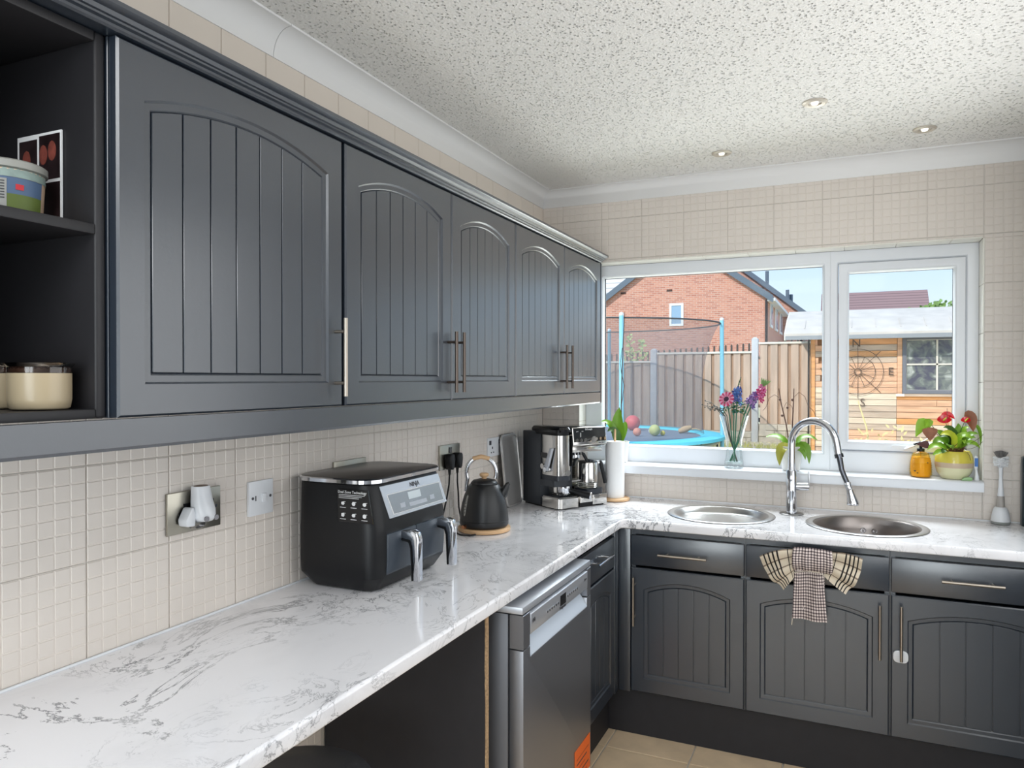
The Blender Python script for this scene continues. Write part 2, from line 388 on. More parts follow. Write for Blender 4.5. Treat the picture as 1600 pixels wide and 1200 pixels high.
def get_plain(w_, h_):
    k = ('p', round(w_, 3), round(h_, 3))
    if k not in TC: TC[k] = B(0, 0, 0, w_, 0.006, h_).mesh('tile', M_tile2, bevel=0.0012, bseg=1)
    return TC[k]
PW, PH = 0.2150, 0.2112; GW = 0.0025
def tile_rect(parent, us, vs, U0, V0, U1, V1, put, plain=False):
    """lay tiles on the grid us x vs clipped to [U0,U1]x[V0,V1]; put(mesh,u,v) places one"""
    for u in us:
        for v in vs:
            a0, a1 = max(u, U0), min(u + PW - GW, U1); b0, b1 = max(v, V0), min(v + PH - GW, V1)
            if a1 - a0 < 0.006 or b1 - b0 < 0.006: continue
            me = get_plain(a1 - a0, b1 - b0) if plain else get_tile(a1 - a0, b1 - b0, a0 - u, b0 - v)
            put(me, a0, b0)
# left wall (u runs along +y; face +x)
def put_left(me, u, v):
    o = mesh_obj('tile', me, wl, (0.0, u, v)); o.rotation_euler = (0, 0, R(90))
yg = [-1.793 + PW * k for k in range(-7, 9)]
tile_rect(wl, yg, [0.912 + PH * k for k in range(0, 3)], -3.3, 0.912, -0.001, 1.55, put_left)
tile_rect(wl, yg, [0.912 - PH * k for k in range(1, 5)], -3.3, 0.1, -1.87, 0.868, put_left)
yg2 = [-2.434 + 0.1645 * k for k in range(-6, 16)]
for y in yg2:
    if y > -0.02: continue
    mesh_obj('tile', get_plain(0.1625, 0.29), wl, (0.0, y, 2.163)).rotation_euler = (0, 0, R(90))
# window wall (u runs along +x; face -y)
def put_back(me, u, v): mesh_obj('tile', me, wb, (u, 0.0, v))
xg = [0.332 + 0.2143 * k for k in range(-2, 9)]
vg = [2.147 + PH * k for k in range(-6, 2)]
tile_rect(wb, xg, vg, 0.001, WZ1, 2.249, 2.47, put_back)
tile_rect(wb, xg, vg, 0.001, 0.912, WX0, WZ1, put_back)
tile_rect(wb, xg, vg, WX1, 0.912, 2.249, WZ1, put_back)
tile_rect(wb, xg, vg, WX0, 0.912, WX1, WZ0 - 0.004, put_back)
# reveal lining tiles
for k in range(9):
    x0 = WX0 + 0.2143 * k; x1 = min(x0 + 0.2125, WX1)
    if x1 - x0 > .01: B(x0, -0.004, WZ1 - 0.0, x1, 0.10, WZ1 + 0.0065).build('reveal_tile', M_reveal, wb, bevel=0.002, bseg=1)
for k in range(6):
    z0 = WZ0 + 0.042 + 0.2125 * k; z1 = min(z0 + 0.2105, WZ1)
    if z1 - z0 > .01:
        B(WX1, -0.004, z0, WX1 + 0.0065, 0.10, z1).build('reveal_tile', M_reveal, wb, bevel=0.002, bseg=1)
        B(WX0 - 0.0065, -0.004, z0, WX0, 0.10, z1).build('reveal_tile', M_reveal, wb, bevel=0.002, bseg=1)
# coving
def cove_profile():
    W, H = 0.0691, 0.0825; pts = [(0, CZ), (0, CZ - H), (0.004, CZ - H)]
    for i in range(9):
        a = R(90 * i / 8); pts.append((0.004 + (W - 0.010) * (1 - math.cos(a)), CZ - H + 0.003 + (H - 0.009) * math.sin(a)))
    pts += [(W, CZ - 0.006), (W, CZ)]
    return pts
def coving(name, segs, along, mitre):
    st = struct(name)
    for a, b, cut in segs:
        rings = []
        for t, endcut in ((a, False), (b, cut)):
            ring = []
            for d, z in cove_profile():
                tt = t - (d if endcut else 0)
                ring.append((d, tt, z) if along == 'y' else (-tt if False else t + (d if endcut else 0), -d, z))
            rings.append(ring)
        MB().loft(rings).build('coving_length', M_cove, st, ang=50)
coving('trim_1', [(-5.2, -2.081, False), (-2.079, -0.0, True)], 'y', True)
coving('trim_2', [(2.249, 0.0, True)], 'x', True)

# ------------------------------------------------------------ window
w1 = struct('window_1')
SZ = 1.083                                   # top of the sill
FY0, FY1 = 0.10, 0.165
mb = MB()
def rect_frame(mb, x0, z0, x1, z1, t, y0, y1, tl=None, tr=None, tt=None, tb=None):
    tl = t if tl is None else tl; tr = t if tr is None else tr; tt = t if tt is None else tt; tb = t if tb is None else tb
    o = [(x0, z0), (x1, z0), (x1, z1), (x0, z1)]; i = [(x0 + tl, z0 + tb), (x1 - tr, z0 + tb), (x1 - tr, z1 - tt), (x0 + tl, z1 - tt)]
    c = 0.008
    i2 = [(p[0] + (-c if k in (0, 3) else c), p[1] + (-c if k in (0, 1) else c)) for k, p in enumerate(i)]
    vs = [(a, y1, b) for a, b in o] + [(a, y0, b) for a, b in o] + [(a, y0, b) for a, b in i2] + [(a, y0 + 0.012, b) for a, b in i] + [(a, y1, b) for a, b in i]
    fs = []
    for k in range(4):
        k2 = (k + 1) % 4
        fs += [(k, k2, 4 + k2, 4 + k), (4 + k, 4 + k2, 8 + k2, 8 + k), (8 + k, 8 + k2, 12 + k2, 12 + k), (12 + k, 12 + k2, 16 + k2, 16 + k), (16 + k, 16 + k2, k2, k)]
    mb.add(vs, fs)
rect_frame(mb, WX0, SZ, 1.437, WZ1, 0.06, FY0, FY1, tl=0.095, tr=0.033, tb=0.085, tt=0.062)
mb.build('window_frame', M_upvc, w1, bevel=0.0015, bseg=1)
mb = MB(); rect_frame(mb, 1.437, SZ, WX1, WZ1, 0.05, FY0, FY1, tl=0.035, tr=0.050, tb=0.10, tt=0.060)
mb.build('window_frame', M_upvc, w1, bevel=0.0015, bseg=1)
# beads around the fixed pane
mb = MB(); rect_frame(mb, 0.303, 1.164, 1.409, 2.071, 0.008, FY0 + 0.004, FY0 + 0.03); mb.build('glazing_bead', M_upvc, w1)
# opening sash
mb = MB(); rect_frame(mb, 1.474, 1.187, 1.991, 2.066, 0.042, FY0 - 0.004, FY0 + 0.055); sash = mb.build('sash', M_upvc, w1, bevel=0.002, bseg=1)
mb = MB(); rect_frame(mb, 1.512, 1.225, 1.953, 2.028, 0.007, FY0 + 0.002, FY0 + 0.03); mb.build('glazing_bead', M_upvc, sash)
mb = MB(); rect_frame(mb, 1.516, 1.229, 1.949, 2.024, 0.003, FY0 + 0.030, FY0 + 0.05); mb.build('rubber_gasket', M_rubber, sash)
mb = MB(); rect_frame(mb, 0.309, 1.170, 1.403, 2.065, 0.003, FY0 + 0.030, FY0 + 0.05); mb.build('rubber_gasket', M_rubber, w1)
B(0.309, FY0 + .035, 1.170, 1.404, FY0 + .039, 2.066).build('glass_pane', M_glass, w1)
B(1.516, FY0 + .037, 1.229, 1.949, FY0 + .041, 2.024).build('glass_pane', M_glass, sash)
# handle on the bottom rail of the sash
mb = MB(); mb.prism(rrect(1.70, 1.198, 1.79, 1.214, 0.007), FY0 - 0.012, FY0 - 0.004, 'y'); mb.tube([(1.765, FY0 - .012, 1.206), (1.765, FY0 - .03, 1.206)], 0.008)
mb.tube([(1.752, FY0 - .028, 1.200), (1.80, FY0 - .034, 1.222), (1.845, FY0 - .036, 1.252)], [.008, .0075, .006], flat=.6)
mb.build('window_handle', M_white, sash, ang=50)
sill = MB().prism([(-0.06, 1.039), (0.105, 1.039), (0.105, SZ), (-0.052, SZ), (-0.058, SZ - 0.004), (-0.06, SZ - 0.010)], WX0 - 0.0, WX1 - 0.0, 'x').build('window_sill', M_upvc, w1, ang=60)

# ------------------------------------------------------------ ceiling spotlights
for (x, y, lb) in ((0.998, -0.351, 'round white ceiling spotlight nearest the left cabinets'), (1.398, -0.831, 'round white ceiling spotlight farthest from the window wall'), (1.79, -0.345, 'round white ceiling spotlight nearest the right edge of the photo')):
    t = thing('ceiling_spotlight', lb, 'ceiling light', (x, y, CZ), 0, 'recessed ceiling spotlights')
    MB().lathe([(0.043, 0.0), (0.043, -0.004), (0.036, -0.008), (0.024, -0.006), (0.022, 0.0), (0.043, 0.0)], (0, 0, 0), 32, cap=False).build('rim', mat('satin_white_metal', (206, 198, 186), 0.35, 0.5), t, local=True)
    MB().lathe([(0.0, -0.010), (0.010, -0.009), (0.0135, -0.004), (0.0135, 0.0)], (0, 0, 0), 20).build('lamp', mat('lamp_glass', (250, 244, 232), 0.2, emis=0.7), t, local=True)
    MB().lathe([(0.0225, -0.0015), (0.0145, -0.0015)], (0, 0, 0), 24, cap=False).build('reflector', M_steel, t, local=True)

# ============================================================ CABINETS
GAP = 0.003
def arch_loop(a0, a1, b0, spring, apex, inset, n=14):
    """closed outline (x,z) of an arched panel inset by `inset`"""
    cx = (a0 + a1) / 2; hw = (a1 - a0) / 2; h = apex - spring
    Rr = (hw * hw + h * h) / (2 * h); cz = apex - Rr
    r = Rr - inset; x0 = -hw + inset; x1 = hw - inset
    th = math.asin(min(1, x1 / r))
    pts = [(cx + x0, b0 + inset), (cx + x1, b0 + inset)]
    for i in range(n + 1):
        a = th - 2 * th * i / n; pts.append((cx + r * math.sin(a), cz + r * math.cos(a)))
    return pts
def arched_door(parent, u0, u1, v0, v1, Mx, planks=6, marg=0.055, handle=None, hmat=None, rise=0.045, T_=0.020, handle_part=True):
    """door in local plane: u right, v up, face at depth 0 looking toward -d. Mx maps (u, d, v) to world"""
    a0, a1 = u0 + marg, u1 - marg; b0 = v0 + marg + 0.004; apex = v1 - marg + 0.004; spring = apex - rise
    A = arch_loop(a0, a1, b0, spring, apex, 0.0); n = len(A)
    Bq = arch_loop(a0, a1, b0, spring, apex, 0.004); Cq = arch_loop(a0, a1, b0, spring, apex, 0.016); Dq = arch_loop(a0, a1, b0, spring, apex, 0.022)
    # outer outline matched to the loop
    out = [(u0, v0), (u1, v0)]
    for i in range(n - 2):
        x = A[2 + i][0]; f = i / (n - 3)
        out.append((u1 + (u0 - u1) * f, v1))
    bev = 0.004
    out_in = [(max(u0 + bev, min(u1 - bev, x)), max(v0 + bev, min(v1 - bev, z))) for x, z in out]
    mb = MB(); rings = []
    for lp, d in ((out, T_), (out, bev), (out_in, 0.0), (A, 0.0), (Bq, 0.005), (Cq, 0.0055), (Dq, 0.010)):
        rings.append([(x, d, z) for x, z in lp])
    mb.loft(rings, cap=False, M=Mx)
    mb.add([(x, T_, z) for x, z in out], [tuple(range(n))], M=Mx)
    mb.add([(x, 0.0105, z) for x, z in Dq], [tuple(range(n))], M=Mx)
    door = mb.build('door', M_paint, parent, ang=28)
    # planks
    ia = Dq[0][0]; ib = Dq[1][0]; w_ = (ib - ia) / planks
    cx = (a0 + a1) / 2; hw = (a1 - a0) / 2; h = apex - spring; Rr = (hw * hw + h * h) / (2 * h); cz = apex - Rr; r = Rr - 0.0205
    zb = b0 + 0.0215
    for k in range(planks):
        x0 = ia + w_ * k + (0.0015 if k else -0.001); x1 = ia + w_ * (k + 1) - (0.0015 if k < planks - 1 else -0.001)
        top = []
        for i in range(5):
            x = x1 + (x0 - x1) * i / 4; top.append((x, cz + math.sqrt(max(0.0, r * r - (x - cx) ** 2))))
        MB().prism([(x0, zb), (x1, zb)] + top, 0.0055, 0.0108, 'y', M=Mx).build('plank', M_paint, door, bevel=0.0009, bseg=1)
    if handle:
        kind, hu, hv, ln = handle
        if handle_part: bar_handle(door, Mx, kind, hu, hv, ln, hmat)
    return door
def bar_handle(parent, Mx, kind, hu, hv, ln, hmat, off=0.032, rad=0.0055):
    mb = MB()
    if kind == 'v':
        mb.tube([(hu, -off, hv), (hu, -off, hv + ln)], rad, 12, M=Mx)
        for q in (0.17, 0.83): mb.tube([(hu, 0.0, hv + ln * q), (hu, -off, hv + ln * q)], 0.0042, 10, M=Mx)
    else:
        mb.tube([(hu, -off, hv), (hu + ln, -off, hv)], rad, 12, M=Mx)
        for q in (0.17, 0.83): mb.tube([(hu + ln * q, 0.0, hv), (hu + ln * q, -off, hv)], 0.0042, 10, M=Mx)
    return mb.build('handle', hmat or M_nickel, parent, ang=50)
# face frames: left-wall fronts look toward +x. u = +y, d = -x
def MX_left(xf): return Matrix(((0, -1, 0, xf), (1, 0, 0, 0), (0, 0, 1, 0), (0, 0, 0, 1)))
def MX_back(yf): return Matrix(((1, 0, 0, 0), (0, 1, 0, yf), (0, 0, 1, 0), (0, 0, 0, 1)))
UZ0, UZ1 = 1.452, 2.126
def wall_cabinet(y0, y1, label, doors):
    t = thing('wall_cabinet', label, 'cabinet', ((0.157), (y0 + y1) / 2, UZ0), 0, 'grey arched wall cabinets')
    mb = MB(); x1 = 0.3135
    mb.box(0.001, y0, UZ0, x1, y0 + 0.018, UZ1).box(0.001, y1 - 0.018, UZ0, x1, y1, UZ1).box(0.001, y0 + .018, UZ0, x1, y1 - .018, UZ0 + .018).box(0.001, y0 + .018, UZ1 - .018, x1, y1 - .018, UZ1).box(0.001, y0 + .018, UZ0 + .018, 0.008, y1 - .018, UZ1 - .018)
    mb.build('carcass', M_paint, t, bevel=0.001, bseg=1)
    for (a, b, pl, hy, hm) in doors:
        arched_door(t, a, b, UZ0 + 0.001, UZ1 - 0.001, MX_left(0.335), pl, 0.055, ('v', hy, 1.478, 0.195), hm)
    return t
wall_cabinet(-2.838, -2.192, 'dark grey wall cabinet with one wide arched door next to the open shelves', [(-2.835, -2.199, 7, -2.228, M_nickel)])
wall_cabinet(-2.190, -1.117, 'dark grey middle wall cabinet with two arched doors and paired bar handles', [(-2.185, -1.629, 6, -1.652, M_bronze), (-1.624, -1.119, 6, -1.600, M_bronze)])
wall_cabinet(-1.114, -0.022, 'dark grey wall cabinet beside the window with two narrow arched doors', [(-1.111, -0.572, 6, -0.620, M_bronze), (-0.565, -0.024, 6, -0.545, M_bronze)])

# cornice and pelmet
co = MB().prism([(0.010, 2.127), (0.342, 2.127), (0.347, 2.130), (0.347, 2.135), (0.355, 2.1365), (0.3555, 2.140), (0.362, 2.1405), (0.366, 2.147), (0.374, 2.149), (0.380, 2.153), (0.380, 2.161), (0.010, 2.161)], -3.45, -0.030, 'y').build('cornice', M_paint, None, ang=25)
tag(co, 'long dark grey stepped cornice moulding along the top of the wall cabinets', 'moulding')
pe = MB().prism([(0.316, 1.400), (0.322, 1.395), (0.331, 1.395), (0.336, 1.401), (0.336, 1.4505), (0.316, 1.4505)], -3.45, -0.028, 'y').build('light_pelmet', M_paint, None, ang=30)
tag(pe, 'long dark grey pelmet board under the wall cabinets', 'moulding')
t = thing('cabinet_end_panel', 'grey end panel of the wall cabinets against the window', 'panel', (0.2, -0.010, 1.395))
B(0.0005, -0.0205, 1.395, 0.336, -0.0015, 2.126).build('panel', M_paint, t, bevel=.001, bseg=1)
B(0.20, -0.055, 1.405, 0.212, -0.040, 1.4205).build('screw_block', M_bronze, t)

# open shelf unit
t = thing('open_shelf_unit', 'dark grey open corner shelves at the left edge, holding jars', 'shelf', (0.157, -3.15, UZ0))
XF = 0.312
MB().prism([(0.001, UZ0), (XF, UZ0), (XF, 2.126), (0.001, 2.126)], -2.8605, -2.8405, 'y').build('side_panel', M_paint_in, t, bevel=0.005, bseg=3)
MB().prism([(0.001, UZ0), (XF, UZ0), (XF, 2.126), (0.001, 2.126)], -3.45, -3.43, 'y').build('side_panel', M_paint_in, t, bevel=0.005, bseg=3)
B(0.001, -3.43, UZ0 + .0005, XF, -2.861, 1.469).build('bottom_board', M_paint_in, t, bevel=0.002)
B(0.001, -3.43, 2.108, XF, -2.861, 2.1255).build('top_board', M_paint_in, t, bevel=0.002)
B(0.008, -3.43, 1.773, XF, -2.861, 1.791).build('shelf', M_paint_in, t, bevel=0.002)
B(0.001, -3.43, 1.469, 0.008, -2.861, 2.108).build('back_board', M_paint_in, t)

# ------------------------------------------------------------ base cabinets on the window wall
BY = -0.600
def base_unit(x0, x1, label, dx0, dx1, handle_d, handle_v, false_front=False):
    t = thing('base_cabinet', label, 'cabinet', ((x0 + x1) / 2, -0.3, 0.158), 0, 'grey base cabinets under the sinks')
    mb = MB(); yb = BY + 0.021
    for xa in (x0, x1 - .018): mb.box(xa, yb, 0.158, xa + .018, -0.555, 0.8695).box(xa, -0.555, 0.158, xa + .018, -0.02, 0.735)
    mb.box(x0 + .018, yb, 0.158, x1 - .018, -0.02, 0.176).box(x0 + .018, -0.03, .176, x1 - .018, -0.02, .70)
    mb.box(x0 + .018, yb, 0.845, x1 - .018, yb + .05, 0.8695)
    mb.build('carcass', M_paint, t)
    arched_door(t, dx0, dx1, 0.164, 0.702, MX_back(BY), 5, 0.055, ('v',) + handle_v, M_nickel, rise=0.040)
    d = B(dx0, BY, 0.713, dx1, BY + 0.02, 0.843).build('drawer', M_paint, t, bevel=0.004, bseg=2)
    if handle_d: bar_handle(d, MX_back(BY), 'h', *handle_d, M_nickel)
    return t
base_unit(0.6535, 1.1315, 'dark grey base cabinet left of the hanging tea towel', 0.655, 1.1285, (0.779, 0.772, 0.202), (0.673, 0.456, 0.21))
u2 = base_unit(1.1325, 1.6605, 'dark grey base cabinet in the middle behind the tea towel', 1.135, 1.6575, (1.275, 0.806, 0.20), (1.625, 0.460, 0.205))
u3 = base_unit(1.6615, 2.240, 'dark grey base cabinet at the right edge with a child lock', 1.664, 2.236, (1.827, 0.779, 0.196), (1.697, 0.464, 0.206))
# corner filler post
t = thing('corner_post', 'narrow dark grey filler post in the inner corner of the base units', 'panel', (0.625, -0.61, 0.158))
mb = MB(); mb.box(0.6005, BY + .001, 0.158, 0.6525, BY + 0.02, 0.869); mb.box(0.581, -0.655, 0.158, 0.6, BY + .02, 0.869)
mb.build('post', M_paint, t, bevel=0.002)
# left-run base unit beside dishwasher
t = thing('base_cabinet', 'narrow dark grey base cabinet between the dishwasher and the corner', 'cabinet', (0.3, -0.9, 0.158))
mb = MB(); mb.box(0.02, -1.108, 0.158, 0.579, -1.09, 0.8695).box(0.02, -0.678, 0.158, 0.579, -0.66, 0.8695).box(0.02, -1.09, 0.158, 0.579, -0.678, 0.176).box(0.53, -1.09, 0.845, 0.579, -0.678, 0.8695)
mb.build('carcass', M_paint, t)
arched_door(t, -1.105, -0.660, 0.164, 0.702, MX_left(0.6), 5, 0.055, None, rise=0.04)
d = B(0.58, -1.105, 0.713, 0.6, -0.660, 0.843).build('drawer', M_paint, t, bevel=0.004)
bar_handle(d, MX_left(0.6), 'h', -0.985, 0.792, 0.20, M_chrome)
# plinths
p1 = thing('plinth', 'black plinth board under the sink base cabinets', 'plinth', (1.4, -0.55, FZ))
B(0.545, -0.562, FZ, 2.249, -0.545, 0.157).build('board', M_plinth, p1)
p2 = thing('plinth', 'short black plinth board under the unit beside the dishwasher', 'plinth', (0.54, -0.85, FZ))
B(0.527, -1.108, FZ, 0.544, -0.545, 0.157).build('board', M_plinth, p2)
# end panel with a raw chipboard edge
t = thing('worktop_end_panel', 'dark support panel with a raw chipped wooden front edge beside the dishwasher', 'panel', (0.3, -1.84, FZ))
B(0.002, -1.853, FZ, 0.566, -1.834, 0.8695).build('panel', M_plinth, t)
mb = MB(); rnd = random.Random(3); pts = []
zz = FZ; left = []; 
while zz < 0.868: left.append((-1.855 + rnd.uniform(-.001, .0025) + (0.004 if zz > .62 else .006), zz)); zz += rnd.uniform(0.012, 0.03)
pts = left + [(-1.858, 0.8690), (-1.834, 0.8690), (-1.834, FZ)]
MB().prism(pts, 0.566, 0.5705, 'x').build('raw_edge', M_chip, t)['label'] = 'torn pale chipboard edge'

# ------------------------------------------------------------ dishwasher
t = thing('dishwasher', 'silver dishwasher with a sloping control strip and orange sticker under the worktop', 'dishwasher', (0.33, -1.45, FZ))
DY0, DY1, DX = -1.757, -1.125, 0.645
B(0.03, DY0 + 0.008, 0.03, 0.592, DY1 - 0.006, 0.824).build('body', mat('dishwasher_side', (120, 121, 126), .4, .5), t, bevel=0.002)
B(0.03, DY0, 0.829, DX - 0.002, DY1, 0.850).build('lid', M_dwl, t, bevel=0.002)
door = MB().prism([(DY0 + .001, .09), (DY1 - .001, .09), (DY1 - .001, .722), (DY1 - .044, .722), (DY1 - .044, .689), (DY0 + .054, .689), (DY0 + .054, .722), (DY0 + .001, .722)], 0.600, DX, 'x').build('door', M_dw, t, bevel=0.002)
hd = MB()
hd.box(0.600, DY0 + .001, 0.7245, DX, DY0 + 0.052, 0.826).box(0.600, DY1 - 0.042, 0.7245, DX, DY1 - .001, 0.826).box(0.600, DY0 + .052, 0.7245, DX - 0.030, DY1 - 0.042, 0.826)
hd.build('door_head', M_dw, t, bevel=0.0015, bseg=1)
cp = MB().prism([(DX - 0.026, 0.745), (DX + 0.001, 0.758), (DX + 0.002, 0.818), (DX - 0.012, 0.822)], DY0 + 0.054, DY1 - 0.044, 'y').build('control_strip', M_dwl, t, bevel=.001, bseg=1)
MB().prism([(DX - 0.040, 0.742), (DX - 0.040, 0.6905), (DX - 0.0005, 0.6905), (DX - 0.0005, 0.696), (DX - 0.032, 0.742)], DY0 + 0.056, DY1 - 0.046, 'y').build('grip_recess', mat('pale_grip', (205, 215, 228), .35), t)
B(DX + .0015, -1.452, 0.770, DX + .003, -1.400, 0.804).build('display', M_blackg, cp)
for k in range(6):
    B(DX + .0012, -1.575 + .019 * k, 0.783, DX + .0035, -1.564 + .019 * k, 0.790).build('button', M_chrome, cp)
    B(DX + .0012, -1.388 + .019 * k, 0.783, DX + .0035, -1.377 + .019 * k, 0.790).build('button', M_chrome, cp)
MxL = Matrix(((0, 0, 1, DX + .0026), (1, 0, 0, 0), (0, 1, 0, 0), (0, 0, 0, 1)))
text('printed_mark', 'Hotpoint', 0.016, MxL @ Matrix.Translation((-1.43, 0.763, 0)), M_dprint, cp)
text('printed_mark', '(H)', 0.015, MxL @ Matrix.Translation((-1.68, 0.795, 0)), M_dprint, cp)
text('printed_mark', 'A++', 0.014, MxL @ Matrix.Translation((-1.195, 0.795, 0)), M_dprint, cp)
st_ = B(DX + .0002, -1.305, 0.02, DX + .0012, -1.137, 0.215).build('orange_sticker', M_orange, t)
for k in range(7): B(DX + .0011, -1.285, 0.175 - .018 * k, DX + .0016, -1.155 - .02 * (k % 3), 0.180 - .018 * k).build('printed_line', M_dprint if k % 2 else mat('dark_orange', (190, 74, 20), .5), st_)
B(DX + .0011, -1.165, 0.03, DX + .0017, -1.14, 0.09).build('printed_panel', M_print, st_)
for y in (DY0 + .05, DY1 - .05):
    MB().lathe([(.018, FZ), (.018, FZ + .01), (.006, FZ + .012), (.006, .03)], (0.55, y, 0), 14).build('foot', M_black, t)
B(0.45, DY0 + .03, FZ + .002, 0.565, DY1 - .03, 0.086).build('kick_panel', M_black, t)

# ------------------------------------------------------------ worktop with two sink holes
def worktop():
    cu = bpy.data.curves.new('worktop', 'CURVE'); cu.dimensions = '2D'; cu.fill_mode = 'BOTH'
    def poly(pts):
        s = cu.splines.new('POLY'); s.points.add(len(pts) - 1); s.use_cyclic_u = True
        for i, p in enumerate(pts): s.points[i].co = (p[0], p[1], 0, 1)
    poly([(0.0015, -3.35), (0.620, -3.35), (0.620, -0.630), (0.630, -0.620), (2.248, -0.620), (2.248, -0.0015), (0.0015, -0.0015)])
    for cx, cy in SINKS: poly([(cx + 0.214 * math.cos(-2 * PI * k / 56), cy + 0.214 * math.sin(-2 * PI * k / 56)) for k in range(56)])
    cu.extrude = 0.0115; cu.bevel_depth = 0.0075; cu.bevel_resolution = 3; cu.offset = -0.0075
    o = bpy.data.objects.new('tmp', cu); col.objects.link(o)
    dg = bpy.context.evaluated_depsgraph_get(); me = bpy.data.meshes.new_from_object(o.evaluated_get(dg)); bpy.data.objects.remove(o)
    me.transform(Matrix.Translation((0, 0, 0.891))); me.materials.clear(); me.materials.append(M_marble)
    me.polygons.foreach_set('use_smooth', [True] * len(me.polygons)); me.set_sharp_from_angle(angle=R(40))
    return me
SINKS = [(0.993, -0.322), (1.583, -0.335)]
wt = mesh_obj('worktop', worktop()); tag(wt, 'white marble-effect L-shaped worktop with grey veins and rounded front edge', 'worktop')
MB().tube([(0.004, -3.35, 0.9115), (0.004, -0.004, 0.9115), (2.247, -0.004, 0.9115)], 0.0035, 8).build('sealant_bead', M_white, wt)

# ------------------------------------------------------------ sinks
t = thing('sink_drainer', 'shallow round stainless steel drainer bowl on the left of the tap', 'sink', (SINKS[0][0], SINKS[0][1], 0.91))
MB().lathe([(0.205, -0.002), (0.232, 0.0008), (0.2335, 0.003), (0.230, 0.0052), (0.212, 0.0058), (0.205, 0.004), (0.205, -0.002)], (0, 0, 0), 64, cap=False).build('rim', M_steel, t, local=True, ang=50)
MB().lathe([(0.207, 0.004), (0.195, -0.002), (0.186, -0.018), (0.178, -0.026), (0.165, -0.029), (0.150, -0.027), (0.05, -0.029), (0.0, -0.029)], (0, 0, 0), 64, cap=False).build('bowl', M_steel, t, local=True, ang=50)
t = thing('sink_bowl', 'deep round stainless steel sink bowl on the right of the tap', 'sink', (SINKS[1][0], SINKS[1][1], 0.91))
MB().lathe([(0.205, -0.002), (0.232, 0.0008), (0.2335, 0.003), (0.230, 0.0052), (0.212, 0.0058), (0.205, 0.004), (0.205, -0.002)], (0, 0, 0), 64, cap=False).build('rim', M_steel, t, local=True, ang=50)
MB().lathe([(0.207, 0.004), (0.197, -0.004), (0.190, -0.05), (0.184, -0.12), (0.168, -0.148), (0.13, -0.158), (0.04, -0.162), (0.0, -0.162)], (0, 0, 0), 64, cap=False).build('bowl', mat('sink_inner_steel', (150, 142, 138), .34, 1.0), t, local=True, ang=50)
MB().lathe([(0.042, -0.161), (0.040, -0.157), (0.0, -0.158)], (0, 0, 0), 24).build('drain', M_chrome, t, local=True)
for a in (78, 92):
    ar = R(a); p = Vector((0.1885 * math.cos(ar), 0.1885 * math.sin(ar), -0.055))
    Mo = frame_M(p, (-math.sin(ar), math.cos(ar), 0), (0, 0, 1), (-math.cos(ar), -math.sin(ar), 0))
    MB().lathe([(0.013, 0.0), (0.012, 0.004), (0.008, 0.0045), (0.0, 0.003)], (0, 0, 0), 16, M=Mo).build('overflow', M_chrome, t, local=True)

# ------------------------------------------------------------ tap
t = thing('kitchen_tap', 'tall chrome gooseneck tap with pull-down spray between the sinks', 'tap', (1.283, -0.172, 0.91))
MB().lathe([(0.052, 0.0), (0.052, 0.003), (0.049, 0.005), (0.0, 0.005)], seg=40).build('base_plate', mat('dark_steel', (120, 118, 116), .3, 1.0), t, local=True)
MB().lathe([(0.024, 0.005), (0.0238, 0.10), (0.0235, 0.196), (0.021, 0.199), (0.0, 0.199)], seg=36).build('body', M_chrome, t, local=True, ang=50)
dv = Vector((0.252, -0.115, 0)).normalized()
pts = [(0, 0, 0.198), (0, 0, 0.26), (0, 0, 0.32)]
rad = 0.103
for k in range(1, 15):
    a = R(180 - 180 * k / 15 * 1.02); pts.append(tuple(dv * (rad + rad * math.cos(a))) [:2] + (0.32 + rad * 1.02 * math.sin(a),))
pts.append(tuple(dv * 0.2135)[:2] + (0.285,))
MB().tube(pts, 0.0162, 20).build('neck', M_chrome, t, local=True, ang=60)
P0 = dv * 0.214
MB().tube([(P0.x, P0.y, .288), (P0.x * 1.02, P0.y * 1.02, 0.272)], 0.0185, 18).build('collar', mat('dark_chrome', (90, 92, 98), .2, 1.0), t, local=True)
q1 = dv * 0.228; q2 = dv * 0.252; q3 = dv * 0.262; q4 = dv * 0.276
MB().tube([(P0.x * 1.02, P0.y * 1.02, .272), (q1.x, q1.y, .22), (q2.x, q2.y, 0.165)], [0.0125, .011, .0105], 14).build('hose', mat('dark_chrome', (90, 92, 98), .2, 1.0), t, local=True)
MB().tube([(q2.x, q2.y, 0.170), (q2.x * 1.01, q2.y * 1.01, 0.157), (q2.x * 1.02, q2.y * 1.02, 0.150), (q3.x, q3.y, .14)], [0.0135, .0145, .012, .0135], 16).build('joint', M_chrome, t, local=True)
MB().tube([(q3.x, q3.y, 0.14), (q3.x * 1.01, q3.y * 1.01, 0.128), (q4.x * .99, q4.y * .99, 0.095), (q4.x, q4.y, 0.082), (q4.x * 1.0, q4.y, 0.076)], [.0135, .015, .0215, .025, .0235], 20).build('spray_head', M_chrome, t, local=True)
lv = Vector((0.96, 0.2, 0)).normalized()
MB().tube([tuple(lv * 0.018)[:2] + (0.125,), tuple(lv * 0.072)[:2] + (0.125,)], [0.0175, 0.0175], 20).build('valve', M_chrome, t, local=True)
MB().tube([tuple(lv * 0.073)[:2] + (0.118,), tuple(lv * 0.074)[:2] + (0.16,), tuple(lv * 0.073)[:2] + (0.195,)], [0.004, .0035, .003], 10).build('lever', M_chrome, t, local=True)

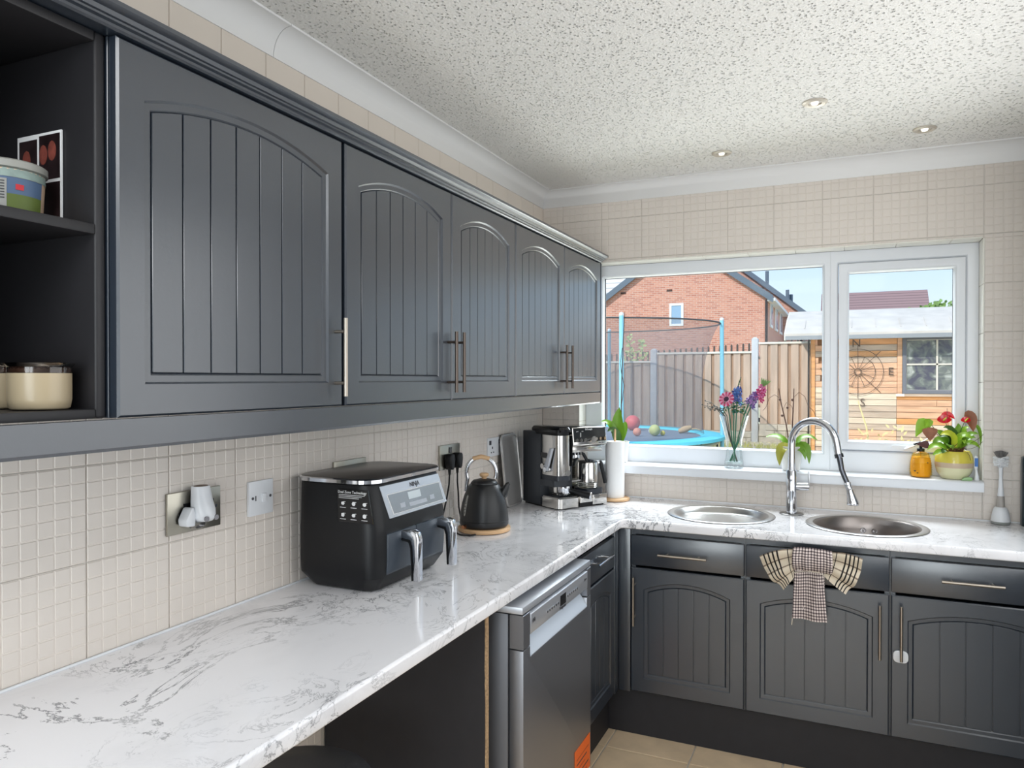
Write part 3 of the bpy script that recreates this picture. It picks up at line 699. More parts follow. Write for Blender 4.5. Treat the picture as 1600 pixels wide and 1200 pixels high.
# ============================================================ THINGS ON THE LEFT WORKTOP
# ---- air fryer (front looks toward +x)
t = thing('air_fryer', 'black air fryer with two drawers and chrome handles on the left worktop', 'air fryer', (0.165, -1.81, 0.91))
def rr_ring(x0, y0, x1, y1, r, z, n=5): return [(a, b, z) for a, b in rrect(x0, y0, x1, y1, r, n)]
Y0, Y1 = -2.020, -1.600
rings = [rr_ring(.055, Y0 + .035, .275, Y1 - .035, .03, .914), rr_ring(.050, Y0 + .03, .285, Y1 - .03, .035, .918), rr_ring(.022, Y0 + .004, .308, Y1 - .004, .045, .955),
         rr_ring(.020, Y0, .311, Y1, .05, 1.0), rr_ring(.020, Y0, .311, Y1, .05, 1.085), rr_ring(.020, Y0 + .002, .309, Y1 - .002, .05, 1.105), rr_ring(.020, Y0 + .006, .289, Y1 - .006, .05, 1.212), rr_ring(.020, Y0 + .008, .286, Y1 - .008, .05, 1.219)]
MB().loft(rings).build('body', M_black, t, ang=32)
MB().loft([rr_ring(.018, Y0 + .004, .290, Y1 - .004, .06, 1.221), rr_ring(.012, Y0 - .004, .298, Y1 + .004, .065, 1.224), rr_ring(.012, Y0 - .004, .298, Y1 + .004, .065, 1.234), rr_ring(.016, Y0, .294, Y1, .062, 1.237)]).build('lid_band', M_chrome, t, ang=30)
MB().loft([rr_ring(.017, Y0 + .001, .293, Y1 - .001, .06, 1.237), rr_ring(.019, Y0 + .004, .290, Y1 - .004, .058, 1.2385)]).build('lid_top', mat('fryer_lid_top', (96, 92, 90), .3, .7), t)
MB().lathe([(.012, .910), (.012, .918)], (0.08, Y0 + .08, 0), 12).lathe([(.012, .910), (.012, .918)], (0.24, Y0 + .08, 0), 12).lathe([(.012, .910), (.012, .918)], (0.08, Y1 - .08, 0), 12).lathe([(.012, .910), (.012, .918)], (0.24, Y1 - .08, 0), 12).build('rubber_feet', M_rubber, t)
# slanted control panel
def slab(p00, p10, p11, p01, th):
    a = [Vector(p) for p in (p00, p10, p11, p01)]; nrm = (a[1] - a[0]).cross(a[3] - a[0]).normalized() * th
    return MB().add([*a, *[p + nrm for p in a]], [(3, 2, 1, 0), (4, 5, 6, 7), (0, 1, 5, 4), (1, 2, 6, 5), (2, 3, 7, 6), (3, 0, 4, 7)])
def onp(y, z, off=0.0): return (0.3085 + (z - 1.105) * (0.2885 - 0.3085) / 0.107 + off, y, z)
panel = slab(onp(-1.945, 1.118), onp(-1.612, 1.118), onp(-1.640, 1.213), onp(-1.972, 1.213), .003).build('control_panel', mat('silver_panel', (205, 210, 218), .25, .6), t, bevel=.001, bseg=1)
slab(onp(-1.925, 1.127, .003), onp(-1.632, 1.127, .003), onp(-1.645, 1.187, .003), onp(-1.945, 1.187, .003), .0012).build('panel_border', M_print, panel)
slab(onp(-1.922, 1.129, .0040), onp(-1.635, 1.129, .0040), onp(-1.648, 1.185, .0040), onp(-1.942, 1.185, .0040), .0009).build('panel_glass', mat('grey_panel', (150, 156, 162), .2, .4), panel)
slab(onp(-1.835, 1.158, .0047), onp(-1.765, 1.158, .0047), onp(-1.768, 1.180, .0047), onp(-1.838, 1.180, .0047), .0008).build('display', mat('pale_display', (200, 210, 215), .15), panel)
slab(onp(-1.835, 1.137, .0047), onp(-1.735, 1.137, .0047), onp(-1.738, 1.149, .0047), onp(-1.838, 1.149, .0047), .0008).build('button', M_dwl, panel)
for yy in (-1.885, -1.715):
    slab(onp(yy, 1.140, .0047), onp(yy + .026, 1.140, .0047), onp(yy + .025, 1.154, .0047), onp(yy - .001, 1.154, .0047), .0008).build('button', M_dwl, panel)
pM = frame_M(onp(-1.79, 1.199, .0036), (0, 1, 0), (onp(0, 1.212)[0] - onp(0, 1.118)[0], 0, .094), (1, 0, .2))
text('printed_mark', 'NINJA', 0.020, pM, M_dprint, panel)
# print on the side near the front corner
pr = MB().prism([(0.185, 1.115), (0.302, 1.115), (0.285, 1.208), (0.180, 1.208)], Y0 - 0.0006, Y0 + 0.004, 'y').build('print_panel', M_blackg, t)
sM = Matrix(((1, 0, 0, 0), (0, 0, -1, Y0 - .0009), (0, 1, 0, 0), (0, 0, 0, 1)))
text('printed_mark', 'Dual Zone Technology', 0.0105, sM @ Matrix.Translation((0.232, 1.200, 0)), M_print, pr)
for k in range(3):
    B(0.186, Y0 - .0010, 1.1915 - .0045 * k, 0.275 - .01 * k, Y0 - .0005, 1.1928 - .0045 * k).build('printed_line', M_print, pr)
for r_ in range(2):
    for c_ in range(3):
        cx, cz_ = 0.200 + .037 * c_, 1.168 - .033 * r_
        mb = MB(); mb.prism([(cx + .0065 * math.cos(a), cz_ + (.0055 + .001 * ((c_ + r_) % 2)) * math.sin(a)) for a in [2 * PI * i / (5 + c_) for i in range(5 + c_)]], Y0 - .0009, Y0 - .0005, 'y')
        mb.box(cx + .003, Y0 - .0010, cz_ + .004, cx + .009, Y0 - .0005, cz_ + .0055)
        mb.build('printed_icon', M_print, pr)
        B(cx - .010, Y0 - .0010, cz_ - .0125, cx + .010, Y0 - .0005, cz_ - .0110).build('printed_line', M_print, pr)
# drawers
for k, (a, b) in enumerate(((Y0 + .055, -1.8125), (-1.8085, Y1 - .042))):
    dr = MB().prism([(.290, .936), (.312, .965), (.3155, 1.0), (.3155, 1.078), (.29, 1.080)], a, b, 'y').build('drawer', M_char2, t, bevel=.003, bseg=2)
    cy = -1.885 + .0 if k == 0 else -1.675
    hb = MB()
    prof = [(.314, 1.054), (.314, 1.076), (.352, 1.080), (.368, 1.072), (.373, 1.052), (.374, .930), (.356, .930), (.352, 1.030), (.345, 1.050)]
    hb.prism(prof, cy - .012, cy + .014, 'y')
    h = hb.build('handle', M_chrome, dr, bevel=.003, bseg=2)
    MB().prism([(.3135, 1.049), (.3135, 1.0535), (.344, 1.0495), (.3510, 1.030), (.3545, .932), (.3500, .932), (.346, 1.026), (.340, 1.043)], cy - .012, cy + .014, 'y').build('handle_grip', M_black, dr)
# cable of the fryer is hidden behind it
# ---- kettle
KX, KY = 0.176, -1.070
t = thing('kettle', 'matt black dome kettle with chrome arched handle and wooden knob', 'kettle', (KX, KY, 0.91), YAW)
M_kb = mat('matt_black_enamel', (30, 31, 33), .38)
kb = MB().lathe([(.104, 0.003), (.106, .006), (.106, .016), (.103, .018), (.0, .018)], seg=48).build('base', M_wood, t, local=True, ang=50)
MB().lathe([(.090, .0185), (.094, .022), (.0985, .030), (.0985, .045), (.096, .075), (.090, .110), (.080, .145), (.068, .172), (.060, .186), (.056, .189), (.0, .189)], seg=56).build('body', M_kb, t, local=True, ang=60)
lid = MB().lathe([(.054, .1895), (.054, .194), (.045, .203), (.022, .209), (.0, .210)], seg=40).build('lid', M_kb, t, local=True, ang=60)
MB().lathe([(.010, .209), (.010, .214), (.018, .220), (.019, .229), (.014, .232), (.0, .232)], seg=24).build('knob', M_wood, lid, local=True, ang=50)
MB().lathe([(.0985, .0455), (.0992, .0465), (.0985, .0475)], seg=56, cap=False).build('seam_ring', M_black, t, local=True)
arc = []
for k in range(25):
    a = R(200 - 220 * k / 24); arc.append((-0.012 + .060 * math.cos(a), 0.0, .232 + .064 * math.sin(a)))
arc = [(-.074, 0, .158), (-.0725, 0, .180)] + arc[:] 
MB().tube(arc[:], 0.0052, 12, flat=1.6).build('handle', M_chrome, t, local=True, ang=60)
MB().tube([(-.046, 0, .2895), (-.012, 0, .2975), (.022, 0, .2895)], [.0085, .0095, .0085], 14).build('handle_grip', M_wood, t, local=True, ang=60)
MB().tube([(.058, 0, .128), (.078, 0, .150), (.088, 0, .172), (.0945, 0, .186), (.101, 0, .190)], [.022, .0185, .013, .009, .006], 16).build('spout', M_kb, t, local=True, ang=60)
g = MB()
for k in range(11):
    pass
gp = []
def onk(z):
    pr_ = [(.045, .0985), (.075, .096), (.110, .090), (.145, .080), (.172, .068)]
    for (za, ra), (zb_, rb) in zip(pr_, pr_[1:]):
        if za <= z <= zb_: return ra + (rb - ra) * (z - za) / (zb_ - za)
    return .0985
gz = [.068, .072, .09, .11, .13, .146, .150]; gw = [.003, .007, .008, .008, .008, .007, .003]
rg = []
for z, w_ in zip(gz, gw):
    r = onk(z) + .0012; a0 = R(218); da = w_ / r
    rg.append([(r * math.cos(a0 - da), r * math.sin(a0 - da), z), ((r + .001) * math.cos(a0), (r + .001) * math.sin(a0), z), (r * math.cos(a0 + da), r * math.sin(a0 + da), z), ((r - .004) * math.cos(a0), (r - .004) * math.sin(a0), z)])
gg = MB().loft(rg).build('water_gauge', mat('gauge_grey', (148, 150, 148), .2, .6), t, local=True)
for k in range(5):
    z = .082 + .012 * k; r = onk(z) + .0026; a0 = R(218)
    MB().ball((r * math.cos(a0), r * math.sin(a0), z), .0016, seg=8).build('gauge_mark', M_black, gg, local=True)
MB().tube([(-.070, -.078, .032), (-.080, -.089, .030)], [.006, .008], 12).build('switch', mat('copper', (214, 150, 110), .25, 1.0), t, local=True)
MB().tube([(-.03, -.100, .004), (-.05, -.118, .003), (-.09, -.10, .003), (-.125, -.03, .003), (-.135, .03, .003)], .003, 8).build('power_lead', M_rubber, t, local=True)

# ---- leaning steel tray behind the coffee machine and kettle
t = thing('steel_tray', 'brushed steel tray leaning against the wall tiles between kettle and coffee machine', 'tray', (0.045, -0.49, 0.91))
Mt = frame_M((0.052, -0.490, 0.9115), (0, 1, 0), (-0.10, 0, 1), (1, 0, .1))
tp = rrect(-.095, 0, .095, .345, .035, 6)
mb = MB(); n = len(tp)
inn = rrect(-.088, .007, .088, .338, .030, 6)
mb.loft([[(a, b, -.004) for a, b in tp], [(a, b, .004) for a, b in tp], [(a, b, .006) for a, b in inn], [(a * .97, b * .97 + .005, .001) for a, b in inn]], M=Mt)
mb.build('tray', mat('tray_steel', (205, 203, 201), .42, .7, bump=.04, bscale=30, stretch=(1, 1, 30)), t, ang=30)
MB().loft([[(a * 1.01, b * 1.01 - .002, -.006) for a, b in rrect(-.095, 0, .095, .345, .035, 6)], [(a * 1.01, b * 1.01 - .002, -.0042) for a, b in tp]], M=Mt).build('black_edge', M_black, t)

# ---- coffee machine, turned toward the room
t = thing('coffee_machine', 'silver and black espresso machine with carafe in the worktop corner', 'coffee machine', (0.292, -0.535, 0.91), R(59.5))
M_cm = mat('machine_steel', (205, 202, 198), .14, 1.0); M_cmd = mat('machine_dark_side', (46, 50, 56), .38)
W_, D_ = .303, .283
MB().box(.004, .140, .008, W_ - .004, D_, .358).build('body', M_cmd, t, bevel=.004, local=True)
B(.010, .012, .0, W_ - .010, D_ - .012, .008).build('base_foot', M_rubber, t, local=True)
# left grinder column
col_ = MB().loft([rr_ring(0, 0, .086, .1405, .028, z) for z in (.158, .346)])
gc = col_.build('grinder_column', M_cm, t, local=True, ang=30)
MB().loft([rr_ring(.0005, .0005, .0855, .1405, .028, z) for z in (.1335, .1575)] ).build('column_band', M_char, t, local=True, ang=30)
MB().prism([(.0015, .104), (.0015, .1330), (.0845, .1330), (.075, .104)], .030, .1405, 'y').build('grinder_outlet', M_cmd, t, local=True)
MB().loft([rr_ring(.004, .006, .082, .20, .022, z) for z in (.347, .360)]).build('hopper_collar', M_black, t, local=True, ang=30)
MB().loft([rr_ring(-.002, .0, .088, .215, .022, .3605), rr_ring(-.003, -.001, .089, .216, .022, .372), rr_ring(.004, .006, .082, .209, .02, .384), rr_ring(.01, .012, .076, .203, .018, .386)]).build('hopper_lid', M_blackg, t, local=True, ang=30)
B(.0840, -.0002, .200, .0875, .03, .344).build('column_edge', M_black, t, local=True)
# lever and small dark window on the left flank
sd = B(-.0012, .082, .236, .0005, .132, .262).build('side_slot', M_blackg, gc, local=True)
MB().prism([(.040, .288), (.022, .288), (.062, .178), (.088, .178), (.090, .190)], -.020, -.006, 'x').build('side_lever', M_dwl, t, local=True, bevel=.003)
MB().tube([(-.022, .075, .184), (.001, .075, .184)], .012, 16).build('lever_hub', M_chrome, t, local=True)
MB().tube([(-.004, .118, .196), (.001, .118, .196)], .013, 20).build('lever_dial', M_cm, t, local=True)
MB().tube([(.058, -.004, .170), (.058, .002, .170)], .014, 20).build('round_badge', mat('badge_grey', (150, 148, 146), .3, .8), gc, local=True)
# head with slanted control fascia
hd = MB().prism([(.010, .290), (-.004, .298), (.006, .380), (.02, .384), (.15, .384), (.15, .290)], .0885, W_ - .001, 'x').build('head', M_cm, t, local=True, bevel=.003)
def hp(x, z, off=0.0): return (x, -.004 + (z - .298) * (.010 / .082) - off, z)
fas = MB().add([hp(.094, .312, .001), hp(W_ - .008, .312, .001), hp(W_ - .008, .377, .001), hp(.094, .377, .001), hp(.094, .312, -.003), hp(W_ - .008, .312, -.003), hp(W_ - .008, .377, -.003), hp(.094, .377, -.003)],
               [(0, 1, 2, 3), (7, 6, 5, 4), (0, 4, 5, 1), (1, 5, 6, 2), (2, 6, 7, 3), (3, 7, 4, 0)]).build('fascia', mat('smoked_fascia', (40, 42, 44), .1), hd, local=True)
for i, x in enumerate((.108, .134, .159)): MB().tube([hp(x, .321, .0), hp(x, .321, .008)], .0085, 16).build('button', M_cm, fas, local=True)
MB().tube([hp(.203, .322, .0), hp(.203, .322, .020)], .016, 24).build('dial', M_cm, fas, local=True)
for i, x in enumerate((.231, .256, .283)): MB().tube([hp(x, .324, .0), hp(x, .324, .008)], .0075, 16).build('button', M_cm, fas, local=True)
B(.262, -.009, .318, .278, 0, .331).build('display', M_blackg, fas, local=True)
hM = frame_M(hp(.19, .370, .0014), (1, 0, 0), (0, .12, 1), (0, -1, .12))
text('printed_mark', "De'Longhi", .011, hM, M_print, fas, local=True)
for x, n_ in ((.118, 'grind'), (.150, 'dose')):
    text('printed_mark', n_, .006, frame_M(hp(x, .362, .0014), (1, 0, 0), (0, .12, 1), (0, -1, .12)), M_print, fas, local=True)
B(.1335, -.006, .335, .1345, .0, .356).build('printed_line', M_print, fas, local=True)
text('printed_mark', 'All-in-One', .007, frame_M(hp(.265, .3045, .0014), (1, 0, 0), (0, .12, 1), (0, -1, .12)), M_dprint, hd, local=True)
# brew bay
B(.089, .1365, .06, W_ - .004, .1398, .289).build('splash_back', M_cm, t, local=True)
B(.0885, .010, .262, W_ - .02, .1355, .2895).build('group_plate', M_cm, t, local=True, bevel=.003)
MB().lathe([(.034, .232), (.034, .262)], (.15, .07, 0), 28).build('group_head', M_chrome, t, local=True)
for k in range(4): B(.098 + .018 * k, .008, .250, .108 + .018 * k, .012, .2615).build('vent_slot', M_black, t, local=True)
MB().tube([(.175, .055, .250), (.155, .045, .236), (.128, .035, .218), (.122, .03, .196)], [.008, .008, .007, .006], 12).build('steam_arm', M_black, t, local=True)
MB().tube([(.195, .050, .250), (.205, .040, .225), (.222, .035, .196), (.232, .035, .180)], [.008, .008, .007, .006], 12).build('steam_arm', M_black, t, local=True)
MB().prism([(.215, .224), (.243, .218), (.258, .192), (.245, .188), (.225, .200)], .028, .040, 'y').build('spout_flap', M_char, t, local=True, bevel=.002)
# drip trays
MB().loft([rr_ring(.0, -.004, .1345, .1395, .024, z) for z in (.006, .050)]).build('drip_tray', M_cm, t, local=True, ang=30)
dt = B(.012, .012, .0505, .124, .130, .0535).build('tray_grid', M_steel, t, local=True)
for k in range(8): B(.018 + .0128 * k, .018, .0535, .022 + .0128 * k, .124, .0555).build('grid_bar', M_char, dt, local=True)
B(.1350, -.001, .022, .2115, .136, .052).build('front_block', M_cm, t, local=True, bevel=.002)
B(.1350, .004, .006, .2115, .10, .0215).build('front_slot', M_black, t, local=True)
B(.2120, -.003, .008, W_ - .001, .1390, .056).build('front_block', M_cm, t, local=True, bevel=.002)
MB().loft([rr_ring(.190, .006, W_ - .006, .130, .03, z) for z in (.0565, .080)]).build('hot_plate', M_char, t, local=True, ang=30)
B(.092, .075, .054, .150, .1355, .215).build('water_filter', M_char, t, local=True, bevel=.006)
B(.05, .070, .056, .088, .1365, .1025).build('chrome_guard', M_cm, t, local=True, bevel=.002)
# portafilter parked on the tray
MB().lathe([(.022, .058), (.030, .064), (.033, .070), (.033, .100), (.030, .103), (.0, .103)], (.078, .055, 0), 28).build('portafilter_cup', M_chrome, t, local=True)
ph = MB().tube([(.105, .050, .080), (.135, .010, .068), (.168, -.035, .058)], [.011, .015, .017], 18).build('portafilter_handle', M_black, t, local=True)
MB().tube([(.168, -.035, .058), (.1705, -.0385, .0572)], [.0175, .0165], 20).build('end_cap', M_chrome, ph, local=True)
B(.130, .055, .118, .205, .075, .124).build('cup_rest', M_chrome, t, local=True)
# carafe: a jug that can be lifted off
t2 = thing('coffee_carafe', 'shiny steel and glass jug with black handle standing on the coffee machine', 'jug', (0, 0, 0))
t2.location = wm(t) @ Vector((.238, .066, .0802)); t2.rotation_euler = (0, 0, R(59.5))
MB().lathe([(.0, .0005), (.048, .0005), (.051, .004), (.051, .030), (.050, .031), (.050, .002), (.0, .002)], seg=36, cap=False).build('glass_base', M_vglass, t2, local=True)
for k in range(3): MB().lathe([(.0512, .006 + .008 * k), (.0525, .0075 + .008 * k), (.0512, .009 + .008 * k)], seg=36, cap=False).build('ring', M_cm, t2, local=True)
MB().lathe([(.0508, .031), (.0505, .120), (.048, .126), (.046, .126), (.046, .031)], seg=40, cap=False).build('jacket', M_cm, t2, local=True, ang=50)
MB().lathe([(.047, .1262), (.046, .130), (.03, .133), (.0, .133)], seg=32).build('lid', M_black, t2, local=True)
hv = Vector((.95, -.3, 0)).normalized()
def hq(d, z): return tuple(hv * d)[:2] + (z,)
MB().tube([hq(.048, .118), hq(.068, .122)], .006, 10).build('handle_bracket', M_chrome, t2, local=True)
MB().tube([hq(.066, .128), hq(.070, .118), hq(.086, .060), hq(.094, .018)], [.008, .010, .010, .009], 10).build('handle', M_black, t2, local=True)

# ---- kitchen roll
t = thing('kitchen_roll_holder', 'round wooden kitchen roll holder beside the coffee machine', 'holder', (0.447, -0.137, 0.91))
MB().lathe([(.070, .0015), (.074, .004), (.074, .014), (.070, .017), (.0, .017)], seg=40).build('base', M_wood, t, local=True)
MB().tube([(0, 0, .016), (0, 0, .352), (0, 0, .358)], [.0055, .0055, .003], 12).build('rod', M_wood, t, local=True)
t = thing('kitchen_roll', 'white paper kitchen roll standing on its wooden holder', 'kitchen roll', (0.447, -0.137, 0.9275))
MB().lathe([(.009, .0), (.047, .0), (.0475, .002), (.0475, .276), (.0465, .279), (.009, .279), (.009, 0)], seg=40, cap=False).build('paper', M_paper, t, local=True, ang=50)
MB().lathe([(.009, .2795), (.0105, .2795)], seg=20, cap=False).build('core', M_wood, t, local=True)

# ============================================================ SOCKETS ON THE LEFT WALL
def plate(name, label, cat, y0, y1, z0, z1, m, th=0.009, bev=.0015):
    t = thing(name, label, cat, (0.0, (y0 + y1) / 2, (z0 + z1) / 2))
    B(0.0005, y0, z0, th, y1, z1).build('plate', m, t, bevel=bev, bseg=2)
    return t, th
def scr(t, x, y, z, m=None):
    MB().tube([(x, y, z), (x + .001, y, z)], .0042, 12).build('screw', m or M_chrome, t)
M_sock = mat('satin_steel_plate', (176, 172, 160), .34, 1.0)
t, x = plate('wall_socket', 'satin steel double socket with an air freshener plugged in', 'socket', -2.452, -2.286, 1.139, 1.242, M_sock)
scr(t, x, -2.302, 1.192)
for yy in (-2.395, -2.322): B(x - .001, yy - .011, 1.196, x + .0022, yy + .011, 1.212).build('rocker', M_blackg, t)
B(x - .001, -2.336, 1.172, x + .0016, -2.316, 1.200).build('socket_insert', M_blackg, t); B(x - .001, -2.420, 1.168, x + .0016, -2.398, 1.19).build('socket_insert', M_blackg, t)
# air freshener
t = thing('air_freshener', 'white plug-in air freshener with a clear bulb in the steel socket', 'air freshener', (0.011, -2.373, 1.19))
MB().loft([[(.0125 + a, -2.373 + b, z) for a, b in rrect(0, -w_, d_, w_, min(w_, d_ * .5) * .9, 5)] for z, w_, d_ in ((1.168, .020, .050), (1.176, .026, .058), (1.195, .028, .056), (1.215, .026, .048), (1.245, .023, .040), (1.254, .022, .038))]).build('shell', M_white, t, ang=50)
MB().loft([[(.020 + a, -2.373 + b, z) for a, b in rrect(0, -.017, .026, .017, .012, 5)] for z in (1.2535, 1.2550)]).build('top_vent', mat('brown_vent', (120, 98, 80), .5), t)
MB().loft([[(.0125 + a, -2.385 + b, z) for a, b in rrect(0, -w_, d_, w_, min(w_, d_ * .5) * .9, 5)] for z, w_, d_ in ((1.150, .010, .030), (1.156, .016, .040), (1.1675, .017, .042))]).build('oil_bulb', thin_glass('oil_glass', (.85, .85, .86), 1.6), t, ang=50)
sh = MB().prism([(-2.425, 1.160), (-2.400, 1.158), (-2.398, 1.185), (-2.404, 1.206), (-2.412, 1.204), (-2.428, 1.176)], .014, .045, 'x').build('side_wing', M_white, t, bevel=.004)
for yy in (-2.388, -2.358): MB().tube([(.066, yy, 1.176), (.0705, yy, 1.176)], .0065, 14).build('round_vent', mat('vent_grey', (140, 138, 142), .5), t)
# light switch
t, x = plate('light_switch', 'white fused switch plate between steel socket and air fryer', 'switch', -2.185, -2.092, 1.141, 1.237, M_white, .010)
B(x - .001, -2.137, 1.176, x + .004, -2.121, 1.200).build('rocker', M_white, t, bevel=.001)
for yy in (-2.172, -2.104): scr(t, x, yy, 1.190, mat('grey_screw', (110, 110, 115), .4, .8))
B(x - .001, -2.162, 1.182, x + .0008, -2.159, 1.196).build('fuse_slot', M_dprint, t)
# socket hidden by the fryer
t, x = plate('wall_socket', 'satin steel double socket half hidden behind the air fryer', 'socket', -1.812, -1.640, 1.155, 1.254, M_sock)
for yy in (-1.737, -1.716): B(x - .001, yy - .009, 1.208, x + .0025, yy + .009, 1.225).build('rocker', M_blackg, t)
for yy in (-1.80, -1.652): scr(t, x, yy, 1.205)
# socket with two plugs
t, x = plate('wall_socket', 'satin steel double socket with two black plugs beside the kettle', 'socket', -1.135, -0.966, 1.148, 1.249, M_sock)
B(x - .001, -1.062, 1.215, x + .003, -1.040, 1.238).build('rocker', M_blackg, t)
scr(t, x, -0.975, 1.199)
def plug(label, y, path):
    t = thing('power_plug', label, 'plug', (0.012, y, 1.19), 0, 'black plugs above the kettle')
    MB().loft([[(.0095 + a, y + b, z) for a, b in rrect(0, -w_, .034, w_, .011, 4)] for z, w_ in ((1.150, .010), (1.158, .018), (1.190, .024), (1.206, .021), (1.212, .015))]).build('plug_body', M_black, t, ang=50)
    MB().tube([(.025, y, 1.151), (.025, y, 1.128)], [.007, .0045], 10).build('strain_relief', M_rubber, t)
    MB().tube(path, .0035, 8).build('cable', M_rubber, t)
plug('left black plug with its cable hanging down behind the kettle', -1.085, [(.025, -1.085, 1.13), (.024, -1.087, 1.09), (.018, -1.097, 1.03), (.012, -1.120, .96), (.011, -1.15, .914), (.03, -1.20, .914), (.06, -1.26, .914)])
plug('right black plug with its cable hanging down behind the kettle', -1.018, [(.025, -1.018, 1.13), (.024, -1.016, 1.09), (.020, -1.000, 1.04), (.014, -.985, .98), (.012, -.96, .914), (.02, -.93, .914)])
# double white socket
t, x = plate('wall_socket', 'white double socket on the tiles left of the coffee machine', 'socket', -0.690, -0.500, 1.160, 1.247, M_white, .009)
for yy in (-.648, -.545):
    B(x - .001, yy - .034, 1.215, x + .003, yy - .016, 1.235).build('rocker', M_dprint if yy > -.6 else M_dprint, t, bevel=.001)
    B(x - .0005, yy - .004, 1.195, x + .0006, yy + .004, 1.206).build('pin_slot', M_blackg, t); B(x - .0005, yy - .016, 1.176, x + .0006, yy - .008, 1.182).build('pin_slot', M_blackg, t); B(x - .0005, yy + .008, 1.176, x + .0006, yy + .016, 1.182).build('pin_slot', M_blackg, t)

# ============================================================ ITEMS ON THE OPEN SHELVES
for k, (xx, lb) in enumerate(((0.256, 'cream candle jar with a glass rim on the lowest open shelf, nearer the doors'), (0.150, 'cream candle jar cut off by the left edge of the photo on the lowest shelf'))):
    t = thing('candle_jar', lb, 'jar', (xx, -2.922, 1.4695), 0, 'candle jars on the lowest shelf')
    MB().lathe([(.0, .001), (.041, .001), (.045, .004), (.0475, .018), (.0475, .062), (.0, .062)], seg=36, cap=False).build('wax_body', mat('cream_wax', (176, 160, 132), .3, var=.05), t, local=True, ang=50)
    MB().lathe([(.0475, .0625), (.0475, .072), (.051, .076), (.052, .079), (.049, .080), (.046, .075), (.0455, .0625)], seg=36, cap=False).build('glass_rim', thin_glass('rim_glass%d' % k, (.72, .66, .6), 2.0), t, local=True)
    MB().lathe([(.0465, .063), (.0455, .073), (.0, .0735)], seg=30).build('lid_disc', mat('brown_lid', (86, 64, 56), .4), t, local=True)
t = thing('sweet_tub', 'clear tub with pastel contents and a blue and green label on the shelf', 'tub', (0.192, -2.940, 1.7915)); t.scale = (1, 1, .91)
MB().lathe([(.0, .001), (.052, .001), (.056, .005), (.060, .085), (.0, .085)], seg=40, cap=False).build('tub_body', mat('pastel_contents', (222, 190, 160), .35, var=.3, vscale=30), t, local=True, ang=50)
MB().lathe([(.0605, .086), (.064, .088), (.064, .100), (.060, .103), (.0, .103)], seg=40).build('tub_lid', mat('tub_lid_pale', (150, 150, 144), .35), t, local=True)
MB().lathe([(.0605, .070), (.060, .0855), (.0, .0858)], seg=36, cap=False).build('pastel_sweets', mat('mint_sweets', (132, 150, 144), .5, var=.2, vscale=40), t, local=True)
def label_patch(a0, a1, z0, z1, m, name, off=.0006):
    n = 8; vs = []
    for z in (z0, z1):
        r = .056 + (z - .005) * .05 + off
        for i in range(n + 1):
            a = R(a0 + (a1 - a0) * i / n); vs.append((r * math.cos(a), r * math.sin(a), z))
    return MB().add(vs, [(i, i + 1, n + 2 + i, n + 1 + i) for i in range(n)]).build(name, m, t, local=True)
label_patch(-95, 32, .006, .040, mat('label_green', (86, 102, 40), .5), 'label_green')
label_patch(-95, 32, .040, .070, mat('label_blue', (76, 98, 128), .5), 'label_blue')
label_patch(-64, -28, .008, .066, mat('label_white', (150, 150, 146), .5), 'label_white', .0012)
for k in range(7): label_patch(-61, -31, .030 + .005 * k, .032 + .005 * k, M_dprint, 'printed_line', .0018)
for k in range(6): label_patch(-60 + 3 * k, -59 + 3 * k, .012, .026, M_dprint, 'printed_bar', .0018)
label_patch(-16, -4, .048, .058, mat('label_red', (190, 40, 50), .5), 'label_badge', .0012)
B(0.135, -2.985, 1.8855, 0.215, -2.930, 1.8915).build('x', M_paper, None)
o = bpy.data.objects['x']; o.name = 'folded_paper'; tag(o, 'small white folded paper lying on top of the sweet tub', 'paper')
t = thing('photo_print', 'upright strip of small photos with white borders behind the sweet tub', 'photo', (0.165, -2.868, 1.792))
mb = B(0.108, -2.8650, 1.792, 0.230, -2.8622, 1.965); pb = mb.build('print', M_paper, t)
for (a, b, c, d) in ((.114, .164, 1.880, 1.956), (.170, .2265, 1.880, 1.960), (.114, .164, 1.797, 1.874), (.170, .2265, 1.797, 1.874)):
    B(a, -2.8656, c, b, -2.8650, d).build('picture', mat('dark_picture', (38, 26, 28), .3, var=.6, vscale=30), pb)
for (a, c) in ((.135, 1.92), (.182, 1.925), (.206, 1.93)):
    MB().prism([(a + .011 * math.cos(2 * PI * i / 12), c + .018 * math.sin(2 * PI * i / 12)) for i in range(12)], -2.8662, -2.8656, 'y').build('picture_blob', mat('dim_skin', (130, 66, 56), .5, var=.4, vscale=50), pb)

# ---- stool under the worktop
t = thing('stool', 'dark grey round seat top tucked under the worktop at the bottom edge', 'stool', (0.30, -2.35, FZ))
MB().lathe([(.17, .545), (.195, .555), (.20, .575), (.19, .592), (.12, .600), (.0, .603)], seg=48).build('seat', mat('dark_grey_vinyl', (62, 64, 68), .5, bump=.2, bscale=120), t, local=True, ang=60)
for a in (45, 135, 225, 315):
    ca, sa_ = math.cos(R(a)), math.sin(R(a))
    MB().tube([(.12 * ca, .12 * sa_, .546), (.17 * ca, .17 * sa_, .0)], .014, 10).build('leg', M_black, t, local=True)

